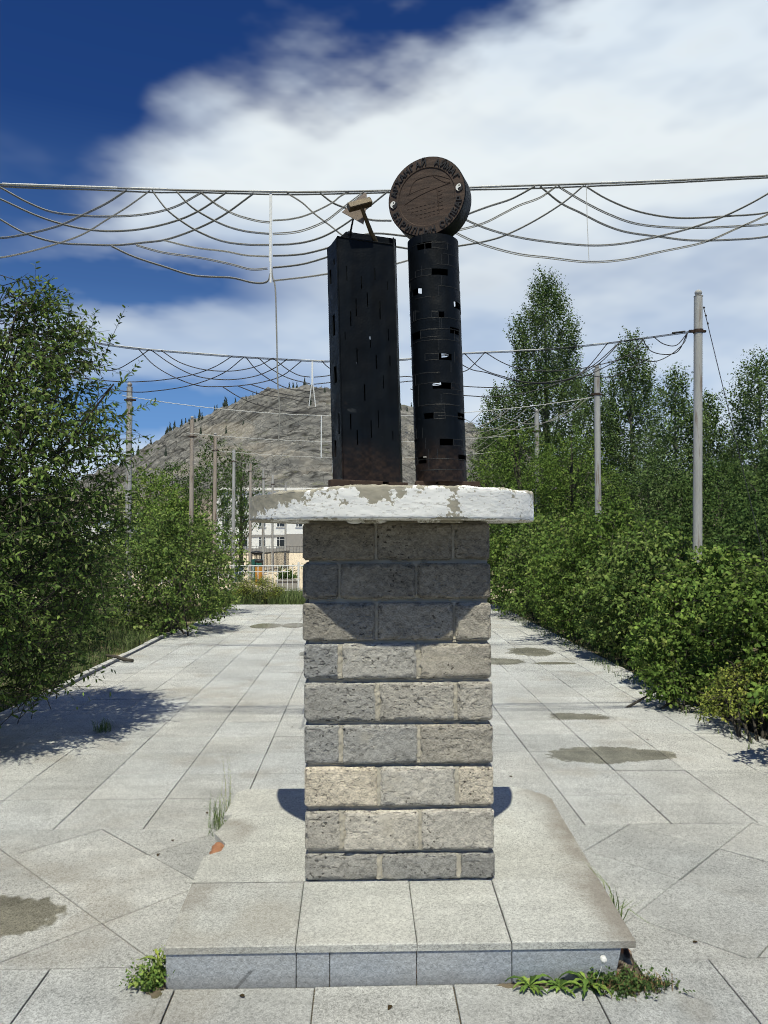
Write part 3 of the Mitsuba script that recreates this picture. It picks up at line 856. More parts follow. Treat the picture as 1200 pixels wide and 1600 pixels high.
LF = float(np.linalg.norm(E_ - D))
fc = [(u * LF - 0.0022, u * LF + 0.0022 + 0.001 * (i % 3), b, a) for i, (u, a, b) in enumerate(SLOTS)]
add(BT + '__front_panel', panel(D, E_, Z0B, Z1B, fc), 'black_steel')
lc = [(0.06, 0.10, 2.60, 2.70), (0.05, 0.10, 2.37, 2.45), (0.02, 0.045, 2.12, 2.22), (0.10, 0.135, 2.86, 2.93), (0.035, 0.06, 2.93, 2.96), (0.09, 0.12, 2.02, 2.1)]
add(BT + '__side_panel', panel(A_ + 0.003, D + [-0.004, 0.004], Z0B, Z1B - 0.002, [(0.162 - b, 0.162 - a, c, d) for a, b, c, d in lc]), 'black_steel')
add(BT + '__side_panel_001', panel(E_ + [0.004, 0.004], C_ - [0.004, 0.006], Z0B, Z1B + 0.04, []), 'black_steel')
add(BT + '__back_panel', panel(A_, C_, Z0B, 3.148, [(0.20, 0.226, 2.62, 2.72), (0.295, 0.31, 2.12, 2.26), (0.11, 0.14, 2.4, 2.5)], chamf=(0.10, 0.096)), 'black_steel')
add(BT + '__rim_strip', cat([tube([(D[0] - 0.002, D[1] - 0.005, Z1B + 0.001), (E_[0], E_[1] - 0.005, Z1B + 0.001)], 0.0035, 6, True)]), 'black_steel', True)
add(BT + '__weld_seam', tube([(D[0] - 0.003 + LEAN * (Z1B - z), D[1] - 0.002, z) for z in np.linspace(Z0B, Z1B, 12)], 0.0032, 5), 'black_steel', True)
for k, (x, y, L, a) in enumerate([(-0.13, 3.56, 0.12, 0.34), (-0.02, 3.59, 0.16, 0.30), (0.13, 3.66, 0.10, 0.34)]):
    add(numbered(BT + '__foot_rail'), bx((x + 0.03, y + 0.03, (SZ1 + Z0B) / 2 + 0.001), (L, 0.05, Z0B - SZ1 + 0.008 - 0.004 * k), 0.003, rotz(a)), 'rusty_steel')


# hammer and trowel held in the open top
def obox(c, ax, size, roll=0.0, bev=0.003):
    ax = np.asarray(ax, float) / np.linalg.norm(ax)
    s = np.cross(ax, [0, 0, 1.0])
    s /= np.linalg.norm(s)
    u = np.cross(s, ax)
    s2, u2 = math.cos(roll) * s + math.sin(roll) * u, -math.sin(roll) * s + math.cos(roll) * u
    return bx(c, size, bev, np.stack([ax, s2, u2], 1))


tag('hammer', 'brown metal hammer set upright over the open top of the box tower', 'hammer')
h0, h1 = np.array([-0.068, 3.535, 3.170]), np.array([0.032, 3.560, 3.209])
hc = (h0 + h1) / 2
add('hammer__head', obox(hc, h1 - h0, (0.118, 0.036, 0.034), 0.35, 0.004), 'worn_brass')
add('hammer__handle', tube([hc + (h1 - h0) * 0.08 + [0, 0.004, -0.012], (0.035, 3.62, 3.09), (0.066, 3.665, 3.045), (0.13, 3.735, 2.955)], [0.0085, 0.0105, 0.0115, 0.0115], 10, True), 'worn_brass', 40)
tag('trowel', 'pale triangular trowel blade behind the hammer head', 'trowel')
tp = [(0.006, 3.600, 3.272), (-0.102, 3.590, 3.172), (0.0, 3.60, 3.119), (0.013, 3.60, 3.196), (0.016, 3.6, 3.262)]
tv = np.array(tp + [(x, y + 0.006, z) for x, y, z in tp])
add('trowel__blade', (tv, np.array([[0, 1, 2], [0, 2, 3], [0, 3, 4], [5, 7, 6], [5, 8, 7], [5, 9, 8]] + [[i, i + 5, (i + 1) % 5] for i in range(5)] + [[(i + 1) % 5, i + 5, (i + 1) % 5 + 5] for i in range(5)])), 'pale_copper')
add('trowel__tang', tube([(-0.045, 3.603, 3.155), (-0.052, 3.62, 3.138), (-0.064, 3.70, 3.115), (-0.068, 3.742, 3.09)], [0.004, 0.0045, 0.005, 0.005], 8, True), 'black_iron', 40)
add('trowel__handle', cat([lump((-0.066, 3.722, 3.122), (0.013, 0.018, 0.013), 3, 2, 0.1), tube([(-0.068, 3.74, 3.115), (-0.07, 3.745, 3.03)], 0.009, 8, True)]), 'black_iron', True)

# ------------------------------------------------------------------ round steel tower
RT = 'steel_round_tower'
tag(RT, 'tall black steel tube with brick shaped window holes, standing right on the slab', 'sculpture')
WIN = [(-44, -8, 3.036, 0.034), (-12, 27, 2.906, 0.031), (-67, -35, 2.822, 0.031), (41, 78, 2.759, 0.034), (0, 14, 2.699, 0.031), (27, 58, 2.629, 0.031), (-82, -43, 2.61, 0.037), (-2, 29, 2.497, 0.031),
       (-18, 25, 2.358, 0.031), (-42, -17, 2.215, 0.028), (40, 78, 2.218, 0.034), (-6, 25, 2.088, 0.031), (37, 75, 2.018, 0.028), (-67, -38, 2.006, 0.034),
       (144, 163, 2.560, 0.024), (166, 190, 2.416, 0.020), (205, 219, 2.886, 0.03), (114, 129, 2.807, 0.03), (228, 250, 2.27, 0.03), (240, 262, 2.70, 0.034), (200, 222, 2.05, 0.03)]
RO, RI = 0.125, 0.117
M = m3.Manifold.cylinder(3.092 - 1.901, RO, RO, 96) - m3.Manifold.cylinder(3.0, RI, RI, 96).translate((0, 0, -1))
M = M.translate((0, 0, 1.901))
for (a0, a1, z, h) in WIN:
    am, wd = math.radians((a0 + a1) / 2), math.radians(a1 - a0)
    aa = np.linspace(-wd / 2, wd / 2, 7)
    pts = [(0.14 * math.sin(t), -0.14 * math.cos(t)) for t in aa] + [(0.10 * math.sin(t), -0.10 * math.cos(t)) for t in aa[::-1]]
    M -= m3.CrossSection([pts]).extrude(h).rotate((0, 0, math.degrees(am))).translate((0, 0, z - h / 2))


def lean_rt(v):
    v = np.array(v)
    return v + np.c_[0.383 - 0.0335 * (v[:, 2] - 1.9), np.full(len(v), 3.757), np.zeros(len(v))]


M = M.refine_to_length(0.05)
v, f = tri(M)
add(RT + '__shell', (lean_rt(v), f), 'black_steel', 30)
v, f = tri(m3.Manifold.cylinder(0.006, RI - 0.001, RI - 0.001, 48).translate((0, 0, 3.072)))
add(RT + '__added_plate', (lean_rt(v), f), 'black_steel')  # unseen plate added inside the tube so the top window stays dark
# weld beads drawn on the tube as courses of bricks
r_ = rs(33)
beads = []


def bead(a0, a1, z0, z1):
    aa, zz = np.linspace(a0, a1, max(2, int(abs(a1 - a0) / 8) + 1)), None
    zz = np.linspace(z0, z1, len(aa))
    t = np.radians(aa)
    p = np.c_[np.sin(t) * (RO + 0.0005), -np.cos(t) * (RO + 0.0005), zz + r_.normal(0, 0.0006, len(aa))]
    beads.append(tube(lean_rt(p), 0.0014, 5))


zs = np.arange(1.955, 3.08, 0.052)
for i, z in enumerate(zs):
    for k in range(2):
        a = r_.uniform(-150, 120)
        bead(a, a + r_.uniform(40, 110), z, z + r_.uniform(-0.004, 0.004))
    for k in range(2):
        a = r_.uniform(-170, 170)
        bead(a, a + 0.6, z, z + 0.05)
for (a0, a1, z, h) in WIN[:14]:
    if r_.uniform() < 0.7:
        d = (a1 - a0) * r_.choice([-1, 1])
        bead(a0 + d, a1 + d, z - h / 2, z - h / 2), bead(a0 + d, a1 + d, z + h / 2, z + h / 2)
        bead(a0 + d, a0 + d + 0.5, z - h / 2, z + h / 2), bead(a1 + d, a1 + d + 0.5, z - h / 2, z + h / 2)
add(RT + '__weld_bead', cat(beads), 'weld_grey', True, kind='stuff')
for k, (x, y, L, a) in enumerate([(0.30, 3.70, 0.10, 0.0), (0.46, 3.70, 0.20, 0.05), (0.40, 3.80, 0.26, 1.5)]):
    add(numbered(RT + '__foot_rail'), bx((x, y, (SZ1 + 1.901) / 2 + 0.001), (L, 0.05, 1.901 - SZ1 + 0.008 - 0.004 * k), 0.003, rotz(a)), 'rusty_steel')

# ------------------------------------------------------------------ medal
ME = 'round_medal'
tag(ME, 'brown metal disc with raised lettering, set in the top of the round tower', 'medal')
MA, MROLL = math.radians(22), math.radians(6)
MU, MN = np.array([math.cos(MA), -math.sin(MA), 0]), np.array([-math.sin(MA), -math.cos(MA), 0])
MC, MR, MT = np.array([0.306, 3.69, 3.296]), 0.197, 0.118


def medal_place(v):
    """x along the face, y up, z out of the face"""
    v = np.asarray(v, float) @ np.array([[math.cos(MROLL), math.sin(MROLL), 0], [-math.sin(MROLL), math.cos(MROLL), 0], [0, 0, 1]])
    return MC + v[:, :1] * MU + v[:, 1:2] * np.array([0, 0, 1.0]) + v[:, 2:3] * MN


prof = [(0, -MT), (MR - 0.004, -MT), (MR, -MT + 0.004), (MR, -0.004), (MR - 0.004, 0), (0.144, 0), (0.141, -0.004), (0, -0.004)]
n = 120
ang = np.arange(n) * 2 * np.pi / n
v = np.vstack([np.stack([np.cos(ang) * r, np.sin(ang) * r, np.full(n, z)], -1) for r, z in prof])
a = np.arange(len(prof) * n).reshape(len(prof), n)
b = np.roll(a, -1, 1)
f = np.stack([a[:-1], b[:-1], b[1:], a[1:]], -1).reshape(-1, 4)
fsplit = lambda ks: np.vstack([np.stack([a[k], b[k], b[k + 1], a[k + 1]], -1) for k in ks])
add(ME + '__face', (medal_place(v), fsplit([4, 5, 6])), 'rusted_bronze', 30)
add(ME + '__rim', (medal_place(v), fsplit([0, 1, 2, 3])), 'black_steel', 30)


def ring_text(text, a0, a1, height, rad, inward):
    out = []
    for ch, an in zip(text, np.linspace(a0, a1, len(text))):
        if ch == ' ':
            continue
        v, f = tri(meshkit.text_mesh(ch, height, 0.005, bold=True))
        v = np.array(v)
        v[:, 0] -= (v[:, 0].min() + v[:, 0].max()) / 2
        v[:, 1] -= height / 2
        t = math.radians(an) + (math.pi / 2 if inward else -math.pi / 2)
        R = np.array([[math.cos(t), -math.sin(t)], [math.sin(t), math.cos(t)]])
        v[:, :2] = v[:, :2] @ R.T + rad * np.array([math.cos(math.radians(an)), math.sin(math.radians(an))])
        out.append((medal_place(v), f))
    return cat(out)


for word, a0, a1, inward, where in (('АРХАНГАЙ', 162, 88, False, 'top left'), ('АЙМАГ', 64, 20, False, 'top right'), ('БАРИЛГЫН', 198, 276, True, 'bottom left'), ('САЛБАР', 293, 342, True, 'bottom right')):
    add(numbered(ME + '__lettering'), ring_text(word, a0, a1, 0.029, 0.1695, inward), 'relief_dark', label=f'raised dark letters reading {word} at the {where}')
for k, cx in enumerate((-0.168, 0.168)):
    R0 = 0.0175
    t = np.linspace(np.pi / 2, 3 * np.pi / 2, 16)
    out = [(R0 * math.cos(x), R0 * math.sin(x)) for x in t]
    t2 = np.linspace(-np.pi / 2, np.pi / 2, 10)
    lo = [(R0 / 2 * math.cos(x) * -1, -R0 / 2 + R0 / 2 * math.sin(x)) for x in t2]
    up = [(R0 / 2 * math.cos(x), R0 / 2 + R0 / 2 * math.sin(x)) for x in t2]
    dot = [(0.0042 * math.cos(x), R0 / 2 + 0.0042 * math.sin(x)) for x in np.linspace(0, 2 * np.pi, 12, endpoint=False)]
    P = Polygon(out + lo + up).buffer(0).difference(Polygon(dot))
    v, f = tri(trimesh.creation.extrude_polygon(P, 0.006, engine='earcut'))
    add(numbered(ME + '__white_emblem'), (medal_place(v + [cx, 0, 0]), f), 'white_enamel')
    blk = m3.CrossSection([[(R0 * math.cos(x), R0 * math.sin(x)) for x in np.linspace(0, 2 * np.pi, 24, endpoint=False)]]).extrude(0.004)
    v, f = tri(blk)
    add(numbered(ME + '__emblem_plate'), (medal_place(v + [cx, 0, 0]), f), 'relief_dark')
rel = []


def rel_line(pts, w=0.0016):
    p = smooth_curve(np.c_[np.array(pts, float), np.zeros(len(pts))], 3)
    p[:, 2] = -0.0035
    rel.append(tube(medal_place(p), w, 5, True))


rel_line([(-0.085, 0.035), (-0.06, 0.085), (-0.02, 0.098), (0.03, 0.098), (0.075, 0.085), (0.125, 0.055)])
rel_line([(0.045, 0.09), (0.10, 0.045), (0.125, 0.04)])
rel_line([(-0.115, -0.012), (-0.06, 0.008), (0.0, 0.022), (0.06, 0.03), (0.125, 0.036)])
rel_line([(0.055, 0.028), (0.055, -0.09)])
rel_line([(-0.10, 0.03), (-0.05, 0.04), (0.02, 0.045)], 0.001)
for i, yy in enumerate((-0.04, -0.06, -0.08, -0.098)):
    for x in np.arange(-0.105 + 0.02 * i, 0.05, 0.022):
        rel_line([(x, yy), (x + 0.005, yy + 0.001), (x + 0.012, yy)], 0.0012)
for yy in np.arange(-0.08, 0.02, 0.018):
    rel_line([(0.06, yy), (0.07, yy), (0.078, yy + 0.002)], 0.0013)
add(ME + '__relief', cat(rel), 'rusty_steel', True, label='faint relief drawing of a building on the face')


# ------------------------------------------------------------------ poles
r_ = rs(90)


def pole(x, y, top, ballcap=True, clamp=4.34, tint=0.0, r=0.058, side=1, lean=(0, 0)):
    key = numbered('lamp_pole')
    s = [(0, -0.1), (0.0, top * 0.5), (0, top - 0.06)]
    ln = lambda z: (x + lean[0] * (top - z), y + lean[1] * (top - z))
    m = tube([(*ln(z), z) for _, z in s], [r * 1.08, r, r * 0.94], 14, True)
    add(key + '__shaft', m, 'pole_paint', 40, uv=None)
    scene[key + '__shaft'] = mikit.ply(m, 'pole_paint', True, uv=at_uv(m, tint, 0))
    if ballcap:
        b = cat([lump((x, y, top - 0.01), (0.047, 0.047, 0.042), 1, 2, 0.0), tube([(x, y, top - 0.062), (x, y, top - 0.055), (x, y, top - 0.05)], [r, r * 1.04, 0.02], 14, True)])
        scene[key + '__ball_cap'] = mikit.ply(b, 'pole_paint', True, uv=at_uv(b, 0.2, 0))
    cx, cy = ln(clamp)
    m = cat([tube([(cx, cy, clamp - 0.022), (cx, cy, clamp + 0.022)], r * 1.12, 14, True), bx((cx - side * (r + 0.03), cy, clamp), (0.07, 0.035, 0.035), 0.004), bx((cx + side * (r + 0.02), cy, clamp), (0.05, 0.035, 0.03), 0.004)])
    add(key + '__clamp', m, 'rusty_steel')
    bl = [lump((cx - side * (r + 0.05), cy - 0.024, clamp), (0.008, 0.010, 0.008), 5, 1, 0.0), lump((cx + side * (r + 0.03), cy - 0.022, clamp), (0.008, 0.010, 0.008), 6, 1, 0.0)]
    add(key + '__bolt', bl[0], 'black_iron')
    add(key + '__bolt_001', bl[1], 'black_iron')
    return key


PR, PLX = 4.372, -4.53
pl_labels = {
    (PR + 0.03, 9.9): 'nearest and tallest grey steel pole with a ball cap, right of the path',
    (PR, 14.2): 'second grey steel pole on the right, beyond the ball capped pole',
    (PR, 19.2): 'farthest pole on the right, only its top showing over the bushes'}
for (x, y), lab in pl_labels.items():
    k = pole(x, y, 4.86 if y < 10 else 4.84, True, 4.34 if y < 10 else 4.31, 0.12, side=1, lean=(-0.017, 0) if y < 10 else (0, 0))
    tag(k, lab, 'pole', 'poles carrying the cable garlands')
left = [(14.96, 4.61, 'grey pole at far left beside the tall left tree', 0.15), (20.4, 4.82, 'beige pole left of the rocky hill, second from the left tree', 0.75), (23.6, 4.81, 'beige pole, third from the left tree, before the leafy yard trees', 0.8),
        (27.0, 4.77, 'grey pole, fourth from the left tree, rising behind the white fence', 0.0), (31.0, 4.67, 'brownish pole directly left of the round slab', 0.55), (35.0, 4.83, 'grey pole seen below the left end of the round slab', 0.05),
        (38.6, 4.84, 'pole seen below the slab before the school, third from the pillar', 0.1), (45.0, 4.9, 'pole seen below the slab nearest the pillar, before the school', 0.1)]
for (y, top, lab, tint) in left:
    k = pole(PLX, y, top, y < 24, 4.30, tint, side=-1)
    tag(k, lab, 'pole', 'poles carrying the cable garlands')
# poles that carry the nearest garland, just outside the picture
for x, s in ((4.40, 1), (-4.50, -1)):
    k = pole(x, 5.45, 4.85, True, 4.36, 0.1, side=s)
    tag(k, 'grey steel pole carrying the near end of the front garland, ' + ('right' if s > 0 else 'left') + ' side', 'pole', 'poles carrying the cable garlands')

# ------------------------------------------------------------------ cable garlands
r_ = rs(14)


def cable(pts, y, r, jit=0.012, sides=5):
    p = np.array([(x, y, z) for x, z in pts])
    p = smooth_curve(p, 5)
    p[:, 1] += r_.uniform(-jit, jit)
    return tube(p, r, sides)


G1 = 'cable_garland'
tag(G1, 'nearest garland of grey cables drooping in loops across the path', 'cable garland', 'cable garlands strung between the poles')
M1 = [(-4.44, 4.36), (-3.4, 4.21), (-2.579, 4.139), (-1.985, 4.125), (-1.497, 4.116), (-1.234, 4.112), (-0.669, 4.108), (-0.404, 4.110), (0.18, 4.128), (0.775, 4.157), (1.147, 4.175), (1.707, 4.199), (2.194, 4.224), (2.95, 4.272), (3.902, 4.326), (4.34, 4.36)]
add(G1 + '__messenger_wire', cat([cable(M1, 5.45, 0.0075, 0), cable([(x, z - 0.014 + 0.004 * math.sin(9 * x)) for x, z in M1], 5.462, 0.006, 0)]), 'cable_grey', True)
tp_ = []
for x0, x1 in ((-2.56, -1.75), (-1.66, -1.40), (-0.82, -0.55), (0.85, 1.0), (1.72, 1.90), (1.98, 2.25)):
    xs = np.linspace(x0, x1, 8)
    tp_.append(tube(np.c_[xs, np.full(8, 5.447), np.interp(xs, [p[0] for p in M1], [p[1] for p in M1]) + 0.001], 0.0092, 6, True))
for t_ in tp_:
    add(numbered(G1 + '__white_wrap'), t_, 'white_tape', True)
D1 = dict(
    d1=[(-2.65, 4.148), (-2.578, 4.121), (-2.397, 4.022), (-2.217, 3.95), (-2.0, 3.925), (-1.802, 3.922), (-1.567, 3.939), (-1.351, 3.994), (-1.161, 4.1)],
    d2=[(-2.829, 4.15), (-2.577, 4.038), (-2.342, 3.93), (-2.162, 3.868), (-1.981, 3.828), (-1.801, 3.815), (-1.584, 3.832), (-1.35, 3.89), (-1.169, 3.972), (-0.979, 4.105)],
    d3=[(-3.026, 4.16), (-2.791, 4.017), (-2.574, 3.891), (-2.394, 3.792), (-2.178, 3.73), (-1.962, 3.717), (-1.746, 3.716), (-1.565, 3.736), (-1.403, 3.76), (-1.204, 3.833), (-1.005, 3.937), (-0.787, 4.1)],
    d4=[(-3.507, 4.21), (-3.253, 3.902), (-3.019, 3.803), (-2.787, 3.76), (-2.572, 3.757), (-2.394, 3.786), (-2.161, 3.85), (-1.965, 3.944), (-1.821, 4.02), (-1.687, 4.112)],
    d5=[(-3.649, 4.24), (-3.375, 3.809), (-3.106, 3.665), (-2.837, 3.598), (-2.57, 3.616), (-2.356, 3.664), (-2.142, 3.73), (-1.981, 3.796), (-1.82, 3.9), (-1.676, 3.994), (-1.524, 4.108)],
    d6=[(-1.506, 4.108), (-1.405, 3.978), (-1.277, 3.878), (-1.149, 3.805), (-1.004, 3.751), (-0.84, 3.729), (-0.667, 3.727)],
    d7=[(-1.333, 4.105), (-1.242, 4.008), (-1.132, 3.935), (-0.986, 3.863), (-0.841, 3.824), (-0.673, 3.807)],
    d8=[(-1.161, 4.1), (-1.042, 4.01), (-0.914, 3.943), (-0.768, 3.902), (-0.668, 3.89)], d9=[(-1.421, 3.753), (-1.203, 3.703), (-0.985, 3.678), (-0.84, 3.651), (-0.676, 3.644)],
    d10=[(-1.619, 3.717), (-1.42, 3.664), (-1.166, 3.63), (-0.948, 3.586), (-0.803, 3.55), (-0.684, 3.557)], d11=[(-1.79, 3.706), (-1.636, 3.634), (-1.419, 3.563), (-1.201, 3.5), (-0.948, 3.488), (-0.784, 3.453), (-0.69, 3.46), (-0.665, 3.52)],
    e1=[(-0.65, 3.904), (-0.531, 3.914), (-0.403, 3.947), (-0.238, 4.029), (-0.165, 4.086), (-0.096, 4.124)], e2=[(-0.649, 3.807), (-0.512, 3.818), (-0.403, 3.845), (-0.266, 3.908), (-0.147, 4.002), (0.009, 4.122)],
    e3=[(-0.649, 3.727), (-0.53, 3.732), (-0.402, 3.752), (-0.275, 3.796), (-0.146, 3.872), (0.019, 3.995), (0.18, 4.127)], e4=[(-0.648, 3.65), (-0.53, 3.655), (-0.402, 3.671), (-0.219, 3.723), (-0.073, 3.789), (0.092, 3.82), (0.331, 3.80)],
    e5=[(-0.648, 3.565), (-0.53, 3.577), (-0.402, 3.6), (-0.219, 3.658), (0.0, 3.734), (0.147, 3.736), (0.331, 3.71)], e6=[(-0.648, 3.469), (-0.402, 3.499), (-0.219, 3.528), (0.147, 3.58), (0.405, 3.65)],
    f1=[(-0.55, 4.105), (-0.44, 4.036), (-0.348, 3.953), (-0.238, 3.871), (-0.128, 3.789), (0.0, 3.77), (0.202, 3.746)], f2=[(-0.312, 4.108), (-0.22, 4.039), (-0.11, 3.993), (0.037, 3.921), (0.202, 3.913)],
    r1=[(0.70, 3.93), (0.756, 3.966), (0.905, 4.024), (1.072, 4.082), (1.24, 4.175)], r2=[(0.331, 3.80), (0.52, 3.81), (0.7, 3.853), (0.867, 3.902), (1.016, 3.978), (1.127, 4.036), (1.277, 4.094), (1.398, 4.18)],
    r3=[(0.331, 3.71), (0.442, 3.715), (0.589, 3.722), (0.7, 3.736), (0.885, 3.771), (1.033, 3.82), (1.238, 3.925), (1.444, 4.058), (1.594, 4.185)],
    r4=[(1.277, 4.178), (1.425, 4.058), (1.574, 3.985), (1.741, 3.902), (1.909, 3.848), (2.152, 3.817), (2.377, 3.793), (2.659, 3.8), (2.942, 3.827), (3.228, 3.909), (3.477, 4.054), (3.711, 4.314)],
    r5=[(1.408, 4.18), (1.593, 4.07), (1.779, 3.978), (1.966, 3.914), (2.19, 3.889), (2.472, 3.888), (2.755, 3.904), (2.944, 3.921), (3.229, 3.995), (3.517, 4.15), (3.73, 4.314)],
    r6=[(1.604, 4.185), (1.762, 4.091), (1.967, 4.008), (2.191, 3.964), (2.379, 3.957), (2.662, 3.975), (2.945, 4.005), (3.231, 4.108), (3.444, 4.301)],
    r7=[(0.202, 4.12), (0.40, 4.06), (0.59, 4.002), (0.738, 3.923), (0.904, 3.856), (1.108, 3.802), (1.349, 3.767), (1.628, 3.746), (1.852, 3.759), (2.077, 3.803), (2.34, 3.871), (2.567, 3.949), (2.757, 4.036), (2.948, 4.143), (3.158, 4.285)],
    r8=[(0.202, 4.05), (0.37, 3.97), (0.534, 3.908), (0.7, 3.81), (0.866, 3.743), (1.107, 3.68), (1.329, 3.655), (1.627, 3.626), (1.888, 3.647), (2.151, 3.706), (2.471, 3.779), (2.717, 3.885), (2.945, 3.991), (3.137, 4.126), (3.33, 4.295)])
for pts in D1.values():
    add(numbered(G1 + '__draped_cable'), cat([cable(pts, 5.45, 0.0043, 0.005), cable([(x, z - 0.006) for x, z in pts], 5.456, 0.0034, 0.005)]), 'cable_grey', True)
add(G1 + '__drop_strip', cat([bx((-0.664, 5.45, 3.86), (0.020, 0.006, 0.52), 0.002), bx((-0.662, 5.45, 3.53), (0.014, 0.005, 0.16), 0.002)]), 'white_metal', label='flat white strip hanging from the wire, holding the cable ends')
add(G1 + '__hanging_cable', cable([(-0.655, 3.56), (-0.65, 3.5), (-0.629, 3.413), (-0.619, 3.137), (-0.608, 2.725), (-0.594, 2.542), (-0.6, 2.314)], 5.45, 0.0055), 'cable_grey', True, label='loose cable end hanging straight down')
add(G1 + '__string', tube([(1.613, 5.45, 4.175), (1.618, 5.45, 3.901), (1.627, 5.45, 3.64)], 0.0028, 5), 'white_tape', True, label='thin white string tied between two cables')

G2 = numbered('x') and 'cable_garland_001'
tag(G2, 'second garland of dark cables, tied to the ball capped pole on the right', 'cable garland', 'cable garlands strung between the poles')
M2 = [(-4.50, 4.30), (-3.188, 4.1), (-2.747, 4.053), (-1.665, 3.973), (-0.652, 3.922), (-0.453, 3.918), (0.434, 3.941), (0.607, 3.956), (1.267, 4.03), (2.272, 4.083), (3.148, 4.174), (3.622, 4.241), (4.30, 4.34)]
add(G2 + '__messenger_wire', cat([cable(M2, 9.9, 0.006, 0), cable([(x, z - 0.012) for x, z in M2], 9.91, 0.005, 0)]), 'cable_dark', True)
tp_ = []
for x0, x1 in ((-3.2, -1.75), (-0.80, -0.5), (0.4, 0.62), (1.2, 2.35), (3.0, 3.2)):
    xs = np.linspace(x0, x1, 14)
    tp_.append(tube(np.c_[xs, np.full(14, 9.896), np.interp(xs, [p[0] for p in M2], [p[1] for p in M2]) + 0.001], 0.0072, 6, True))
for t_ in tp_:
    add(numbered(G2 + '__white_wrap'), t_, 'white_tape', True)
D2 = [[(-3.819, 3.798), (-3.478, 3.788), (-3.185, 3.785), (-2.942, 3.915), (-2.747, 4.05)], [(-3.793, 3.699), (-3.183, 3.636), (-2.816, 3.638), (-2.498, 3.67), (-2.18, 3.733), (-1.91, 3.835), (-1.69, 3.972)],
      [(-3.67, 3.601), (-3.011, 3.505), (-2.644, 3.52), (-2.203, 3.597), (-1.811, 3.748), (-1.542, 3.96)], [(-2.894, 4.06), (-2.696, 3.855), (-2.425, 3.695), (-2.13, 3.592), (-1.859, 3.581), (-1.613, 3.592), (-1.318, 3.639), (-1.047, 3.728), (-0.8, 3.92)],
      [(-2.735, 4.05), (-2.476, 3.869), (-2.205, 3.733), (-1.958, 3.68), (-1.663, 3.674), (-1.368, 3.726), (-1.146, 3.827), (-0.986, 3.94)], [(-2.6, 4.04), (-2.378, 3.894), (-2.107, 3.804), (-1.812, 3.773), (-1.565, 3.792), (-1.344, 3.851), (-1.159, 3.95)],
      [(-1.517, 3.962), (-1.368, 3.788), (-1.17, 3.652), (-0.972, 3.561), (-0.725, 3.525)], [(-1.357, 3.955), (-1.195, 3.814), (-0.972, 3.691), (-0.688, 3.617)], [(-1.159, 3.945), (-0.973, 3.803), (-0.824, 3.729), (-0.688, 3.71)],
      [(-1.81, 3.574), (-1.588, 3.438), (-1.341, 3.34), (-1.02, 3.267), (-0.699, 3.243)], [(-1.613, 3.582), (-1.317, 3.477), (-0.971, 3.429), (-0.724, 3.368)], [(-1.441, 3.601), (-1.169, 3.515), (-0.873, 3.454), (-0.7, 3.443)],
      [(-0.639, 3.71), (-0.453, 3.731), (-0.23, 3.807), (-0.006, 3.925)], [(-0.638, 3.61), (-0.453, 3.631), (-0.105, 3.69), (0.218, 3.93)], [(-0.54, 3.918), (-0.441, 3.824), (-0.229, 3.72), (0.069, 3.646), (0.392, 3.64), (0.606, 3.658), (0.966, 3.693), (1.306, 3.789), (1.416, 3.863), (1.584, 4.045)],
      [(-0.279, 3.922), (-0.031, 3.771), (0.268, 3.703), (0.606, 3.724), (0.932, 3.626), (1.315, 3.601), (1.699, 3.587), (2.067, 3.615), (2.437, 3.668), (2.874, 3.737), (3.416, 3.993)],
      [(1.066, 4.01), (1.383, 3.829), (1.6, 3.78), (1.934, 3.682), (2.269, 3.64), (2.605, 3.669), (2.909, 3.839), (3.198, 4.18)], [(1.584, 4.045), (1.801, 3.916), (2.035, 3.833), (2.37, 3.802), (2.673, 3.82), (3.01, 3.873), (3.45, 4.01), (3.689, 4.25)],
      [(1.307, 4.03), (1.533, 3.83), (1.867, 3.715), (2.202, 3.65), (2.672, 3.703), (3.078, 3.907), (3.368, 4.205)], [(0.606, 3.558), (0.998, 3.493), (1.315, 3.478), (1.665, 3.463), (2.1, 3.515), (2.605, 3.669), (3.01, 3.89), (3.368, 4.205)],
      [(3.649, 4.241), (3.755, 4.08), (3.958, 4.03), (4.128, 4.082), (4.25, 4.32)], [(3.791, 4.262), (3.926, 4.165), (4.095, 4.15), (4.24, 4.31)], [(3.416, 4.01), (3.619, 3.961), (3.821, 3.938), (4.026, 4.031), (4.197, 4.184), (4.25, 4.32)], [(2.841, 3.754), (3.278, 3.74), (3.686, 3.961)]]
for pts in D2:
    add(numbered(G2 + '__draped_cable'), cable(pts, 9.9, 0.0066, 0.02), 'cable_dark', True)
add(G2 + '__drop_strip', cat([bx((-0.660, 9.9, 3.80), (0.022, 0.006, 0.26), 0.002), tube([(-0.663, 9.9, 3.67), (-0.70, 9.9, 3.33)], 0.006, 5), tube([(-0.657, 9.9, 3.67), (-0.615, 9.9, 3.32)], 0.006, 5)]), 'white_metal')
add(G2 + '__turnbuckle', cat([tube([(4.05, 9.9, 4.315), (4.22, 9.9, 4.335)], 0.014, 6, True)]), 'black_iron', True)
add(G2 + '__guy_wire', cat([tube([(4.47, 9.9, 4.66), (4.62, 9.9, 4.0), (4.779, 9.9, 3.31), (5.3, 9.9, 1.0)], 0.0055, 5)] + [lump((4.475 + 0.024 * k, 9.9, 4.655 - 0.105 * k), (0.014, 0.01, 0.016), k + 1, 1) for k in range(3)]), 'cable_dark', True)


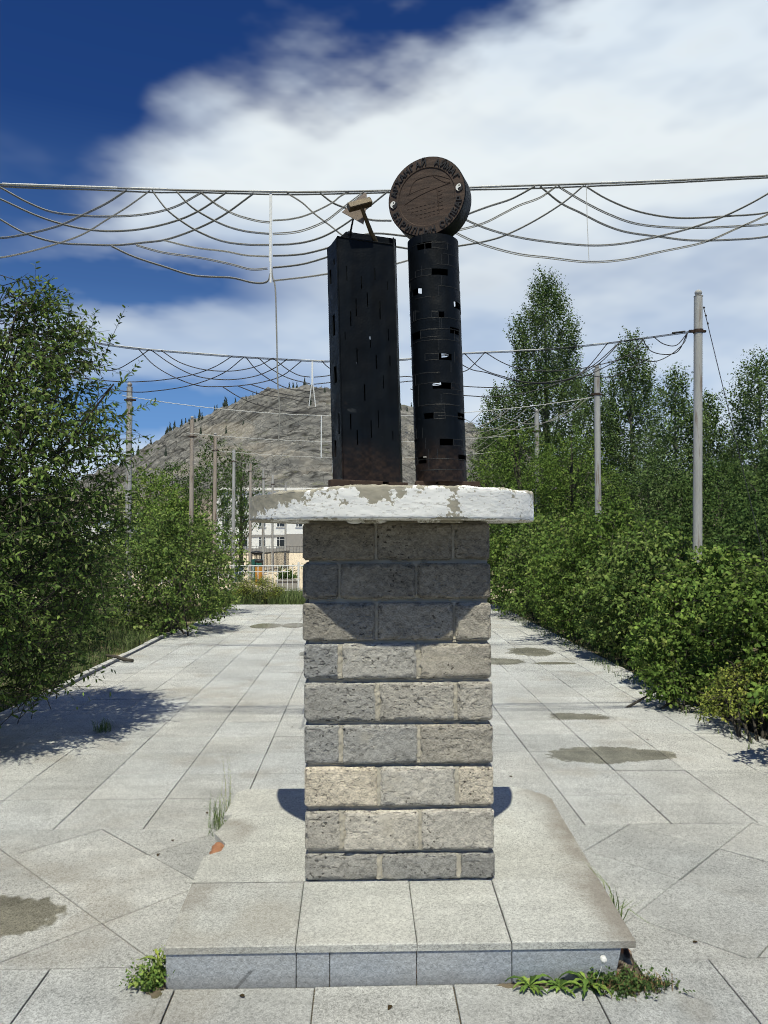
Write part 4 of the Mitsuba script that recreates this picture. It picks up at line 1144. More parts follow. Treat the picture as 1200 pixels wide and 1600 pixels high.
def garland(key, y, xl, zl, xr, zr, mid, n, label, seed, mat='cable_grey', r=0.0065):
    g = rs(seed)
    tag(key, label, 'cable garland', 'cable garlands strung between the poles')
    xs = np.linspace(xl, xr, 40)
    t = (xs - xl) / (xr - xl)
    zs = zl * (1 - t) + zr * t - 4 * t * (1 - t) * ((zl + zr) / 2 - mid)
    add(key + '__messenger_wire', tube(np.c_[xs, np.full(40, y), zs], r * 1.05, 5), 'white_tape', True)
    for i in range(n):
        a = g.uniform(0.02, 0.78)
        b = min(0.99, a + g.uniform(0.14, 0.30))
        q = np.linspace(0, 1, 9)
        za, zb = np.interp([a, b], t, zs)
        dp = (b - a) * g.uniform(1.6, 2.4)
        p = [(xl + (xr - xl) * (a + (b - a) * k), za * (1 - k) + zb * k - 4 * k * (1 - k) * dp) for k in q]
        add(numbered(key + '__draped_cable'), tube(np.array([(x, y + 0.02 * (i % 3 - 1), z) for x, z in p]), r, 5), mat, True)
    k = 0.42
    zz = np.interp(k, t, zs)
    add(key + '__drop_strip', tube([(xl + (xr - xl) * k, y, zz), (xl + (xr - xl) * k, y, zz - 0.8)], 0.012, 5), 'white_metal', True)


garland('cable_garland_002', 14.5, PLX, 4.30, PR, 4.31, 3.93, 14, 'third garland of cables, between the second right pole and the far left pole', 5)
garland('cable_garland_003', 19.8, PLX, 4.32, PR, 4.33, 4.10, 12, 'fourth garland of cables, low before the hill', 6)
garland('cable_garland_004', 23.6, PLX, 4.30, PR, 4.3, 4.08, 8, 'fifth and farthest thin garland before the yard trees', 7)
r_ = rs(3)
tag('cable_garland_004', 'fifth and farthest thin garland before the yard trees')


# ------------------------------------------------------------------ foliage
def unit(v):
    return v / (np.linalg.norm(v, axis=-1, keepdims=True) + 1e-9)


def leaf_mesh(P, Dv, N, L, W, col, full=True):
    """n leaves: base P, direction Dv, upper side N, length L, width W, colour col"""
    n = len(P)
    S = unit(np.cross(Dv, N))
    N = unit(np.cross(S, Dv))
    if full:
        ts, ss, bs, fo = [0, .30, .30, .68, .68, 1], [0, -.5, .5, -.40, .40, 0], [0, -.03, -.03, -.12, -.12, -.30], [0, .10, .10, .08, .08, 0]
        F = np.array([[0, 2, 1], [1, 2, 4], [1, 4, 3], [3, 4, 5]])
    else:
        ts, ss, bs, fo = [0, .45, .45, 1], [0, -.5, .5, 0], [0, -.04, -.04, -.2], [0, .12, .12, 0]
        F = np.array([[0, 2, 1], [1, 2, 3]])
    k = len(ts)
    V = P[:, None] + Dv[:, None] * (np.array(ts)[None, :, None] * L[:, None, None]) + S[:, None] * (np.array(ss)[None, :, None] * W[:, None, None]) + N[:, None] * (np.array(bs)[None, :, None] * L[:, None, None] + np.array(fo)[None, :, None] * W[:, None, None])
    f = (F[None] + (np.arange(n) * k)[:, None, None]).reshape(-1, 3)
    return V.reshape(-1, 3), f, np.repeat(col, k, 0)


GREENS = dict(
    elm=[(0.066, 0.120, 0.034), (0.105, 0.168, 0.045), (0.036, 0.070, 0.024), (0.155, 0.205, 0.075)],
    lilac=[(0.072, 0.135, 0.034), (0.115, 0.19, 0.044), (0.038, 0.076, 0.022), (0.18, 0.235, 0.075)],
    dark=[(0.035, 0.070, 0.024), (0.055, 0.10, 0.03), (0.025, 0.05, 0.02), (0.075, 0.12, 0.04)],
    bright=[(0.060, 0.112, 0.027), (0.082, 0.142, 0.032), (0.040, 0.078, 0.022), (0.125, 0.180, 0.050)],
    poplar=[(0.058, 0.105, 0.038), (0.085, 0.140, 0.052), (0.036, 0.068, 0.028), (0.135, 0.185, 0.095)],
    yellow=[(0.15, 0.20, 0.045), (0.11, 0.165, 0.04), (0.20, 0.23, 0.06), (0.08, 0.12, 0.03)],
    straw=[(0.16, 0.12, 0.07), (0.10, 0.075, 0.05), (0.2, 0.16, 0.09), (0.07, 0.055, 0.035)],
    grass=[(0.070, 0.115, 0.045), (0.10, 0.15, 0.06), (0.13, 0.17, 0.09), (0.05, 0.085, 0.035)])


def pick(rng, pal, n, twig_id=None, spread=0.32):
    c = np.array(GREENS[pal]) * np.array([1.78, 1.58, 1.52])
    if twig_id is None:
        out = c[rng.choice(4, n, p=[.38, .30, .22, .10])]
    else:
        m = twig_id.max() + 1
        out = 0.55 * c[rng.choice(4, m, p=[.36, .30, .22, .12])][twig_id] + 0.45 * c[rng.choice(4, n, p=[.38, .30, .22, .10])]
    return out * rng.uniform(1 - spread, 1 + spread, (n, 1))


def crown(rng, P, Dv, tl, lpt, L, W, pal, droop=0.25, hang=0.35, full=True, upness=0.6):
    """twigs at P with direction Dv and length tl, each with lpt leaves on alternate sides"""
    m = len(P)
    s = np.tile(np.linspace(0.12, 1.0, lpt), (m, 1)) + rng.uniform(-0.05, 0.05, (m, lpt))
    side = np.tile(np.where(np.arange(lpt) % 2, 1.0, -1.0), (m, 1))
    Z = np.array([0, 0, 1.0])
    pos = P[:, None] + Dv[:, None] * (s * tl[:, None])[..., None] - Z * (droop * tl[:, None] * s ** 2)[..., None]
    tan = unit(Dv[:, None] - Z * (2 * droop * s)[..., None])
    a = rng.normal(size=(m, 1, 3))
    B = unit(np.cross(tan, a + 0 * tan))
    ld = unit(tan * 0.75 + B * (side * rng.uniform(0.5, 1.1, (m, lpt)))[..., None] - Z * (hang * rng.uniform(0.3, 1.4, (m, lpt)))[..., None] + 0.25 * rng.normal(size=(m, lpt, 3)))
    N = unit(Z * upness + 0.7 * rng.normal(size=(m, lpt, 3)) + 0.25 * tan)
    n = m * lpt
    tid = np.repeat(np.arange(m), lpt)
    sz = rng.uniform(0.65, 1.2, n) * (1.05 - 0.35 * s.ravel())
    return leaf_mesh(pos.reshape(-1, 3), ld.reshape(-1, 3), N.reshape(-1, 3), L * sz, W * sz * rng.uniform(0.85, 1.15, n), pick(rng, pal, n, tid), full)


def fill(rng, n, center, H, prof, z0=0.0, shell=0.55, clump=0.33, gap=0.42, lump_amp=0.45, skew=(0, 0), seed=1, sq=1.0):
    """n points in a lumpy crown: prof = [(height fraction, radius)], skew leans the crown; clumps leave gaps"""
    out, cx = [], np.asarray(center, float)
    hz, hr = zip(*prof)
    have = 0
    while have < n:
        k = n * 4
        z = rng.uniform(0, 1, k)
        a = rng.uniform(0, 2 * np.pi, k)
        rho = rng.uniform(0, 1, k) ** (0.5 * (1 - shell) + 0.12)
        R = np.interp(z, hz, hr)
        keep = rng.uniform(0, 1, k) < (R / max(hr)) ** 1.2 + 0.04
        q = np.stack([np.cos(a) * 1.3, np.sin(a) * 1.3, z * H / max(hr) * 1.0], -1)
        R = R * (1 + lump_amp * 2 * (meshkit.fbm(q + seed * 3.3, 3, seed) - 0.5))
        p = np.stack([np.cos(a) * rho * R, np.sin(a) * rho * R * sq, z0 + z * (H - z0)], -1)
        p[:, 0] += skew[0] * z
        p[:, 1] += skew[1] * z
        c = meshkit.fbm(p / clump + seed * 1.7, 2, seed + 9)
        keep &= c > gap - 0.10 * rng.uniform(0, 1, k)
        p = p[keep] + np.array([cx[0], cx[1], 0])
        out.append(p)
        have += len(p)
    return np.vstack(out)[:n]


def outward(rng, P, center, up=0.5, rnd=0.5):
    d = P - np.array([center[0], center[1], 0])
    d[:, 2] = 0
    return unit(unit(d) * 0.8 + np.array([0, 0, up]) + rnd * rng.normal(size=P.shape))


def stems(rng, base, tips, r0, spread=0.12, sides=5, wob=0.06):
    ms = []
    b = np.array([base[0], base[1], -0.08])
    for t in tips:
        p0 = b + np.r_[rng.normal(0, spread, 2), 0]
        mid = p0 * 0.5 + np.asarray(t) * 0.5 + rng.normal(0, wob, 3) + [0, 0, 0.12 * (t[2] - p0[2])]
        ms.append(tube(smooth_curve([p0, mid, t], 4), np.linspace(r0, r0 * 0.22, 9), sides))
    return cat(ms)


def twig_tubes(P, Dv, tl, droop, r=0.0035):
    s = np.array([0, 0.5, 1.0])
    ang = np.arange(3) * 2 * np.pi / 3
    n = len(P)
    pts = P[:, None] + Dv[:, None] * (s[None] * tl[:, None])[..., None] - np.array([0, 0, 1.0]) * (droop * tl[:, None] * s[None] ** 2)[..., None]
    A = unit(np.cross(Dv, [0.3, 0.9, 0.31]))
    B = np.cross(Dv, A)
    rad = r * np.array([1.2, 0.9, 0.4])
    V = pts[:, :, None] + rad[None, :, None, None] * (np.cos(ang)[None, None, :, None] * A[:, None, None] + np.sin(ang)[None, None, :, None] * B[:, None, None])
    f = []
    for i in range(2):
        for j in range(3):
            a, b, c, d = i * 3 + j, i * 3 + (j + 1) % 3, (i + 1) * 3 + (j + 1) % 3, (i + 1) * 3 + j
            f += [[a, b, c], [a, c, d]]
    F = (np.array(f)[None] + (np.arange(n) * 9)[:, None, None]).reshape(-1, 3)
    return V.reshape(-1, 3), F


def put_crown(key, part, m, mat='leaf'):
    scene[f'{key}__{part}'] = mikit.ply((m[0], m[1]), mat, False, color=m[2])


def shrub(name, x, y, R, H, nt, lpt, L, W, pal, label, seed, group=None, z0=0.12, full=True, nstem=14, up=0.45, gap=0.495, droop=0.3, cat_='shrub', tw=(0.22, 0.5), sq=1.0):
    g = rs(seed)
    key = numbered(name)
    tag(key, label, cat_, group)
    prof = [(0, R * 0.72), (0.15, R * 0.95), (0.45, R), (0.75, R * 0.78), (0.92, R * 0.45), (1, R * 0.12)]
    P = fill(g, nt, (x, y), H * 0.97, prof, z0, 0.6, 0.40, gap, 0.55, seed=seed, sq=sq)
    Dv = outward(g, P, (x, y), up, 0.55)
    tl = g.uniform(tw[0], tw[1], nt) * (0.75 + 0.4 * P[:, 2] / H)
    P = P - Dv * tl[:, None] * 0.6
    P[:, 2] = np.maximum(P[:, 2], 0.05)
    put_crown(key, 'foliage', crown(g, P, Dv, tl, lpt, L, W, pal, droop, 0.35, full))
    i = g.choice(nt, nstem, replace=False)
    add(key + '__stem', cat([stems(g, (x, y), P[i], 0.016, 0.22), twig_tubes(P[:nt:2], Dv[:nt:2], tl[:nt:2], droop)]), 'bark', True)
    return key


def tree(name, x, y, H, prof, nt, lpt, L, W, pal, label, seed, group=None, z0=1.0, full=False, trunk=0.09, up=0.7, droop=0.15, gap=0.44, bark='bark', clump=0.6, cat_='tree', tw=(0.5, 1.0), skew=(0, 0), limbs=14, lump=0.45, base=None, upness=0.6):
    g = rs(seed)
    key = numbered(name)
    tag(key, label, cat_, group)
    P = fill(g, nt, (x, y), H, prof, z0, 0.5, clump, gap, lump, skew, seed)
    Dv = outward(g, P, (x + skew[0] * 0.6, y + skew[1] * 0.6), up, 0.45)
    tl = g.uniform(tw[0], tw[1], nt)
    P = P - Dv * tl[:, None] * 0.55
    P[:, 2] = np.maximum(P[:, 2], 0.15)
    put_crown(key, 'crown', crown(g, P, Dv, tl, lpt, L, W, pal, droop, 0.35, full, upness))
    bx_, by_ = base or (x, y)
    top = np.array([x + skew[0] * 0.9, y + skew[1] * 0.9, H * 0.93])
    zz = np.linspace(0, 1, 9)
    b0 = np.array([bx_, by_, -0.1])
    line = b0[None] * (1 - zz[:, None]) + top[None] * zz[:, None] + g.normal(0, 0.02 * H / 5, (9, 3)) * np.array([1, 1, 0]) * np.minimum(zz, 0.8)[:, None]
    ms = [tube(line, np.linspace(trunk, trunk * 0.12, 9), 8)]
    idx = g.choice(nt, limbs, replace=False)
    for i in idx:
        k = np.clip((P[i, 2] - 0.35 * H * g.uniform(0.3, 1)) / H, 0.08, 0.85)
        st = np.array([np.interp(k, zz, line[:, j]) for j in range(3)])
        md = 0.5 * st + 0.5 * P[i] + [0, 0, -0.05 * H * 0.3]
        ms.append(tube(smooth_curve([st, md, P[i]], 3), np.linspace(trunk * 0.36, trunk * 0.07, 7), 5))
    add(key + '__trunk', cat(ms), bark, True)
    return key, P, Dv, tl


# --- the big leafy tree on the left, several stems, shoots sticking out at the top
prof = [(0, 0.62), (0.12, 0.90), (0.35, 1.06), (0.58, 1.05), (0.76, 0.86), (0.9, 0.52), (1, 0.2)]
key, P, Dv, tl = tree('leafy_tree', -3.17, 6.15, 3.70, prof, 2900, 12, 0.066, 0.024, 'elm', 'big many stemmed leafy tree at the left edge, overhanging the path', 301, z0=0.35, full=True, trunk=0.05, up=0.55, droop=0.32, gap=0.49,
                      clump=0.46, tw=(0.35, 0.72), skew=(0.45, 0.0), limbs=40, lump=0.38, base=(-3.62, 6.3))
g = rs(302)
tips = P[g.choice(len(P), 12, replace=False)]
sh = np.array([(-2.64, 6.2, 3.15), (-2.50, 6.1, 3.2), (-2.28, 6.3, 3.05), (-2.36, 6.0, 3.12), (-2.14, 6.2, 2.95), (-2.75, 6.3, 3.1), (-2.9, 6.2, 3.05), (-2.05, 6.2, 2.75), (-1.98, 6.1, 2.55)])
sd = unit(np.array([(0.0, 0, 1), (0.05, 0, 1), (0.15, 0.1, 1), (-0.05, 0, 1), (0.35, 0, 0.9), (-0.2, 0, 1), (-.3, .1, 1), (0.6, 0, 0.75), (0.8, 0.1, 0.45)]))
sl = np.array([0.72, 0.42, 0.50, 0.38, 0.62, 0.4, 0.35, 0.4, 0.4])
tag(key + '__shoots', None, None, None, 'stuff')
put_crown(key, 'shoots', crown(g, sh, sd, sl, 24, 0.062, 0.023, 'elm', 0.05, 0.1))
add(key + '__stem', cat([stems(g, (-3.62, 6.3), tips, 0.028, 0.18), twig_tubes(P, Dv, tl, 0.28, 0.0032), twig_tubes(sh, sd, sl, 0.05, 0.0028)]), 'bark', True)

# --- left shrubs behind it
shrub('shrub', -3.30, 13.4, 1.05, 2.15, 1000, 9, 0.062, 0.042, 'elm', 'dense green shrub on the left spilling over the end of the kerb', 311)
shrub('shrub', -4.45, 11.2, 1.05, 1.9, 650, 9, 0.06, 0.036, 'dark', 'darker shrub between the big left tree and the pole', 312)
shrub('shrub', -3.55, 16.4, 1.15, 2.2, 650, 9, 0.07, 0.046, 'lilac', 'shrub at the far left end of the pavement, before the white fence', 313)
shrub('shrub', -5.4, 14.5, 1.3, 2.7, 650, 9, 0.07, 0.046, 'dark', 'tall shrub behind the far left pole', 314)
shrub('shrub', -5.2, 18.5, 1.3, 2.7, 600, 9, 0.08, 0.05, 'lilac', 'shrub around the foot of the second left pole', 315)
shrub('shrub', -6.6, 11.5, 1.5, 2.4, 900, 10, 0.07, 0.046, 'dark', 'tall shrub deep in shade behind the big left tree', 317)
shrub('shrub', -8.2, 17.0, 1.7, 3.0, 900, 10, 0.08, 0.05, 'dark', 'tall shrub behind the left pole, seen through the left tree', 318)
shrub('feathery_bush', -2.72, 19.6, 0.60, 0.66, 600, 8, 0.07, 0.014, 'yellow', 'small feathery yellow green bush in front of the white fence', 316, nstem=16, up=0.9, droop=0.1, tw=(0.25, 0.45), cat_='bush')
# --- the hedge of shrubs on the right
hedge = [(4.05, 5.3, 1.05, 1.35, 1000, 'nearest shrub of the right hedge, cut by the right edge'), (4.05, 6.9, 1.12, 1.52, 1100, 'low dense shrub, second from the front in the right hedge'),
         (4.05, 8.5, 1.15, 1.62, 1000, 'shrub before the ball capped pole in the right hedge'), (3.95, 10.2, 1.15, 1.86, 900, 'shrub left of the foot of the ball capped pole'),
         (4.0, 11.9, 1.2, 2.28, 850, 'tallest bright green shrub midway along the right hedge'), (3.95, 13.6, 1.2, 2.2, 750, 'shrub at the foot of the second right pole'),
         (3.85, 15.5, 1.2, 2.3, 700, 'shrub next to the right end of the round slab'), (3.8, 17.6, 1.2, 2.35, 650, 'farthest shrub of the right hedge, behind the pillar edge')]
for i, (x, y, R, H, nt, lab) in enumerate(hedge):
    L = 0.059 + 0.0012 * max(0, y - 6)
    shrub('shrub', x, y, R, H, int(nt * 1.35), 10, L, L * 0.72, ('lilac', 'bright', 'lilac', 'elm', 'bright', 'lilac', 'elm', 'lilac')[i], lab, 330 + i, 'shrubs of the hedge along the right side of the path')
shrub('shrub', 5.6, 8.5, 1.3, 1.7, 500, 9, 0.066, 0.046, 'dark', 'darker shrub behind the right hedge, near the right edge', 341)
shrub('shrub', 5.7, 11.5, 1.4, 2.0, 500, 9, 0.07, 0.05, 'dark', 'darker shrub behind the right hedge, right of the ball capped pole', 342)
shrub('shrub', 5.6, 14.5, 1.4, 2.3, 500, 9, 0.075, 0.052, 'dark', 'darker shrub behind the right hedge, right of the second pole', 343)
shrub('shrub', 3.30, 6.45, 0.50, 0.62, 420, 9, 0.034, 0.020, 'yellow', 'small low yellow green shrub at the pavement edge, bottom right', 344, tw=(0.12, 0.3))
shrub('shrub', 3.0, 7.45, 0.40, 0.42, 200, 9, 0.05, 0.036, 'bright', 'small low leafy sprouts at the pavement edge under the right hedge', 345, tw=(0.12, 0.3))
# --- trees beyond the hedge
col = lambda R: [(0, R * 0.6), (0.2, R * 0.95), (0.45, R), (0.7, R * 0.84), (0.88, R * 0.5), (1, R * 0.12)]
tree('poplar_tree', 7.2, 30, 12.2, col(1.68), 5200, 10, 0.105, 0.085, 'poplar', 'tallest poplar, its narrow crown high above the right hedge', 351, 'poplars standing beyond the right hedge', 1.5, trunk=0.16, up=2.2, clump=0.62, gap=0.44, bark='pale_bark', skew=(0.0, 0), tw=(0.6, 1.4), lump=0.72)
tree('poplar_tree', 5.35, 30.5, 7.7, col(1.05), 1900, 10, 0.105, 0.08, 'poplar', 'short poplar at the left foot of the tallest poplar', 352, 'poplars standing beyond the right hedge', 1.2, trunk=0.1, up=1.4, bark='pale_bark')
tree('poplar_tree', 9.2, 26, 8.7, col(1.1), 3000, 10, 0.092, 0.075, 'poplar', 'slim poplar between the two nearest right poles', 353, 'poplars standing beyond the right hedge', 1.2, trunk=0.12, up=2.0, bark='pale_bark', lump=0.7)
tree('poplar_tree', 8.35, 27.5, 7.9, col(0.85), 1600, 10, 0.092, 0.075, 'poplar', 'thin poplar directly behind the second right pole', 354, 'poplars standing beyond the right hedge', 1.2, trunk=0.1, up=1.5, bark='pale_bark')
tree('poplar_tree', 8.75, 21.3, 6.4, col(0.95), 1900, 10, 0.08, 0.066, 'poplar', 'loose young poplar left of the ball capped pole', 355, 'poplars standing beyond the right hedge', 0.8, trunk=0.07, up=1.3, bark='pale_bark', gap=0.48, lump=0.6)
tree('poplar_tree', 10.05, 22, 5.9, col(0.95), 1800, 10, 0.08, 0.066, 'poplar', 'loose young poplar right of the ball capped pole', 356, 'poplars standing beyond the right hedge', 0.8, trunk=0.07, up=1.3, bark='pale_bark', gap=0.48, lump=0.6)
tree('poplar_tree', 11.3, 21.5, 7.0, col(1.15), 2400, 10, 0.08, 0.066, 'poplar', 'young poplar with a see through top at the right edge', 357, 'poplars standing beyond the right hedge', 0.8, trunk=0.08, up=1.3, bark='pale_bark', gap=0.47, lump=0.6)
rnd = lambda R: [(0, R * 0.7), (0.25, R), (0.55, R), (0.8, R * 0.75), (1, R * 0.2)]
tree('round_tree', 3.75, 18.25, 4.3, rnd(1.35), 1500, 10, 0.075, 0.038, 'bright', 'fresh green bushy tree just right of the round tower', 361, z0=0.5, up=0.6, tw=(0.3, 0.6), clump=0.4)
tree('round_tree', 4.95, 18.1, 4.35, rnd(1.4), 1500, 10, 0.075, 0.038, 'bright', 'fresh green bushy tree at the foot of the tallest poplar', 362, z0=0.5, up=0.6, tw=(0.3, 0.6), clump=0.4)
for i, (x, y, H, R, lab) in enumerate([(7.3, 19.5, 3.9, 1.3, 'dark leafy tree between the second pole and the slim poplar'), (8.7, 18.6, 3.6, 1.5, 'dark leafy tree behind the ball capped pole'), (10.6, 18.8, 4.7, 1.5, 'dark leafy tree right of the ball capped pole, below the young poplars'),
                                       (8.0, 15.0, 3.0, 1.4, 'dark bushy tree above the near end of the right hedge'), (12.2, 18.6, 4.1, 1.6, 'dark leafy tree cut by the right edge'), (7.0, 12.2, 2.5, 1.3, 'dark low tree behind the shrubs at the right edge')]):
    tree('leafy_tree', x, y, H, rnd(R), 1300, 10, 0.075, 0.055, 'dark' if i % 2 else 'poplar', lab, 370 + i, z0=0.3, up=0.7, tw=(0.35, 0.7), clump=0.45, trunk=0.07)
# --- trees in the yard on the left
for i, (x, y, H, R, pal, lab) in enumerate([(-6.6, 34, 6.1, 1.55, 'dark', 'leafy yard tree behind the two beige poles'), (-8.0, 29, 4.3, 1.5, 'lilac', 'low leafy tree left of the beige poles'), (-7.1, 45, 7.0, 1.45, 'dark', 'dark trunked tree left of the school, behind the brownish pole'),
                                            (-8.9, 36, 5.2, 1.5, 'dark', 'yard tree nearest the foot of the hill on the left'), (-5.9, 24.5, 3.0, 1.0, 'lilac', 'small leafy tree at the left end of the white fence')]):
    tree('leafy_tree', x, y, H, rnd(R), 900 if i != 2 else 700, 9, 0.115, 0.075, pal, lab, 380 + i, z0=0.5 if i != 2 else 2.2, up=0.8, tw=(0.4, 0.8), clump=0.5, trunk=0.09 if i != 2 else 0.14)


# ------------------------------------------------------------------ grass and weeds
def blades(rng, P, h, w, pal, lean=0.35):
    n = len(P)
    d = unit(np.c_[rng.normal(size=(n, 2)), np.zeros(n)])
    s = np.c_[-d[:, 1], d[:, 0], np.zeros(n)]
    ln = rng.uniform(0.1, 1, n) * lean
    h = h * rng.uniform(0.5, 1.15, n)
    z = np.array([0, 0, 1.0])
    mid = P + z * (h * 0.55)[:, None] + d * (h * ln * 0.3)[:, None]
    tip = P + z * (h * (1 - 0.35 * ln))[:, None] + d * (h * ln)[:, None]
    V = np.stack([P - s * w / 2, P + s * w / 2, mid - s * w * 0.4, mid + s * w * 0.4, tip], 1).reshape(-1, 3)
    F = (np.array([[0, 1, 3], [0, 3, 2], [2, 3, 4]])[None] + (np.arange(n) * 5)[:, None, None]).reshape(-1, 3)
    return V, F, np.repeat(pick(rng, pal, n), 5, 0)


g = rs(500)


def scatter(n, x0, x1, y0, y1, clump=0.5, thr=0.42, seed=3):
    P = np.c_[g.uniform(x0, x1, 3 * n), g.uniform(y0, y1, 3 * n), np.full(3 * n, -0.04)]
    return P[meshkit.fbm(P / clump, 3, seed) > thr][:n]


put = lambda key, m, lab: (scene.__setitem__(key, mikit.ply((m[0], m[1]), 'grass_blade', False, color=m[2])), tag(key, lab, 'grass', None, 'stuff'))
put('grass', blades(g, scatter(15000, -5.6, -3.37, 5.5, 17.5), 0.24, 0.007, 'grass', 0.6), 'pale green grass along the kerb on the left')
put('grass_001', blades(g, scatter(12000, -4.0, 3.2, 18.98, 21.2, 0.5, 0.38), 0.36, 0.014, 'grass', 0.5), 'tall green grass between the pavement end and the white fence')
put('grass_002', blades(g, scatter(9000, 2.95, 6.5, 4.0, 17.5, 0.4, 0.44), 0.14, 0.008, 'grass', 0.6), 'sparse grass on the soil under the right hedge')


def rosette(rng, c, R, n, pal='lilac', up=0.35):
    """a dandelion like rosette of toothed leaves"""
    Vs, Fs, Cs, off = [], [], [], 0
    for i in range(n):
        a = i * 2.4 + rng.uniform(-0.3, 0.3)
        L, W = R * rng.uniform(0.6, 1.15), R * rng.uniform(0.14, 0.2)
        el = rng.uniform(0.3, 1.0) * up * 2
        d, s = np.array([math.cos(a), math.sin(a), 0]), np.array([-math.sin(a), math.cos(a), 0])
        t = np.linspace(0, 1, 9)
        wv = W * np.sin(np.clip(t * 1.02 + 0.05, 0, 1) * np.pi) ** 0.7 * np.where(np.arange(9) % 2, 1.0, 0.5) * (0.4 + 0.6 * t)
        mid = c + d * (L * t)[:, None] + np.array([0, 0, 1.0]) * (L * (el * t - 0.9 * el * t ** 2.2))[:, None]
        V = np.stack([mid - s * wv[:, None] + [0, 0, 0.004], mid, mid + s * wv[:, None] + [0, 0, 0.004]], 1).reshape(-1, 3)
        F = []
        for k in range(8):
            for j in (0, 1):
                p0 = k * 3 + j
                F += [[p0, p0 + 1, p0 + 4], [p0, p0 + 4, p0 + 3]]
        Vs.append(V)
        Fs.append(np.array(F) + off)
        Cs.append(np.tile(pick(rng, pal, 1)[0], (len(V), 1)))
        off += len(V)
    return np.vstack(Vs), np.vstack(Fs), np.vstack(Cs)


def join_c(ms):
    off = np.cumsum([0] + [len(m[0]) for m in ms])
    return np.vstack([m[0] for m in ms]), np.vstack([m[1] + o for m, o in zip(ms, off)]), np.vstack([m[2] for m in ms])


for i, (x, y, R, n, lab) in enumerate([(0.605, 2.835, 0.085, 16, 'leftmost dandelion rosette growing along the foot of the plinth'), (0.715, 2.825, 0.075, 13, 'second dandelion rosette from the left at the foot of the plinth'), (0.82, 2.835, 0.095, 16, 'largest dandelion rosette with a seed head, at the foot of the plinth')]):
    key = numbered('dandelion')
    tag(key, lab, 'weed', 'dandelions along the foot of the plinth')
    put_crown(key, 'leaves', rosette(g, np.array([x, y, 0.004]), R, n, 'lilac', 0.55 if i < 2 else 0.8))
    if i == 2:
        add(key + '__seed_head', cat([lump((0.872, 2.82, 0.105), (0.013, 0.013, 0.013), 2, 2, 0.2), tube([(0.84, 2.83, 0.0), (0.86, 2.822, 0.06), (0.872, 2.82, 0.1)], 0.0014, 5)]), 'white_tape', True)
n = 900
P = np.c_[np.clip(g.normal(0.965, 0.075, n), 0.83, 1.14), 2.825 + g.normal(0, 0.028, n), np.full(n, 0.0)]
P[:, 1] = np.minimum(P[:, 1], 2.862)
Dv = unit(np.c_[g.normal(0, 0.5, n), g.normal(-0.1, 0.5, n), g.uniform(0.3, 1.2, n)])
key = numbered('creeping_weed')
tag(key, 'tangle of small leaved weeds at the broken front right corner of the plinth', 'weed')
put_crown(key, 'leaves', crown(g, P[:130], Dv[:130], g.uniform(0.03, 0.085, 130), 8, 0.017, 0.010, 'dark', 0.1, 0.2))
put_crown(key, 'dry_stalks', blades(g, P[260:520], 0.05, 0.003, 'straw', 1.3))
key = numbered('creeping_weed')
tag(key, 'leafy weed at the front left corner of the plinth', 'weed')
P = np.c_[-0.765 + g.normal(0, 0.022, 90), 2.90 + g.normal(0, 0.035, 90), np.zeros(90)]
Dv = unit(np.c_[g.normal(-0.1, 0.4, 90), g.normal(0, 0.4, 90), g.uniform(0.5, 1.2, 90)])
put_crown(key, 'leaves', join_c([crown(g, P, Dv, g.uniform(0.04, 0.12, 90), 8, 0.020, 0.010, 'lilac', 0.1, 0.2), rosette(g, np.array([-0.755, 2.93, 0.06]), 0.07, 6, 'yellow', 0.9)]))


dirt = [lump((x, 2.853 - 0.012 * g.uniform(0, 1), -0.004), (g.uniform(0.02, 0.05), g.uniform(0.012, 0.026), g.uniform(0.004, 0.010)), 800 + k, 1, 0.5) for k, x in enumerate(g.uniform(0.5, 1.10, 44))]
dirt += [lump((-0.745 + g.normal(0, 0.012), y, -0.004), (0.022, 0.03, 0.012), 870 + k, 1, 0.5) for k, y in enumerate(g.uniform(2.82, 3.0, 9))]
add('soil', cat(dirt), 'soil_ground', True, kind='stuff', label='strip of dark washed up soil at the foot of the plinth')


def tuft(x, y, z, n, h, w, lab, pal='grass', lean=0.7, spread=0.02):
    key = numbered('grass_tuft')
    tag(key, lab, 'grass tuft')
    P = np.c_[x + g.normal(0, spread, n), y + g.normal(0, spread * 1.5, n), np.full(n, z)]
    m = blades(g, P, h, w, pal, lean)
    put_crown(key, 'blades', m, 'grass_blade')


tuft(-0.80, 4.42, 0, 55, 0.22, 0.0035, 'thin grass tuft left of the plinth back corner', 'grass', 0.8, 0.045)
tuft(-0.765, 4.55, 0, 5, 0.50, 0.003, 'few tall bare grass stalks at the back left of the plinth', 'yellow', 0.12, 0.03)
tuft(1.055, 3.22, 0.0, 16, 0.25, 0.006, 'grass tuft arching out beside the right edge of the plinth', 'grass', 1.3, 0.01)
tuft(-0.755, 3.62, 0.0, 14, 0.06, 0.010, 'tiny green sprout at the left edge of the plinth', 'bright', 0.6, 0.012)
tuft(-2.20, 6.62, 0.0, 60, 0.12, 0.006, 'weed tuft growing from a paving joint in the left tree shade', 'grass', 0.8, 0.035)

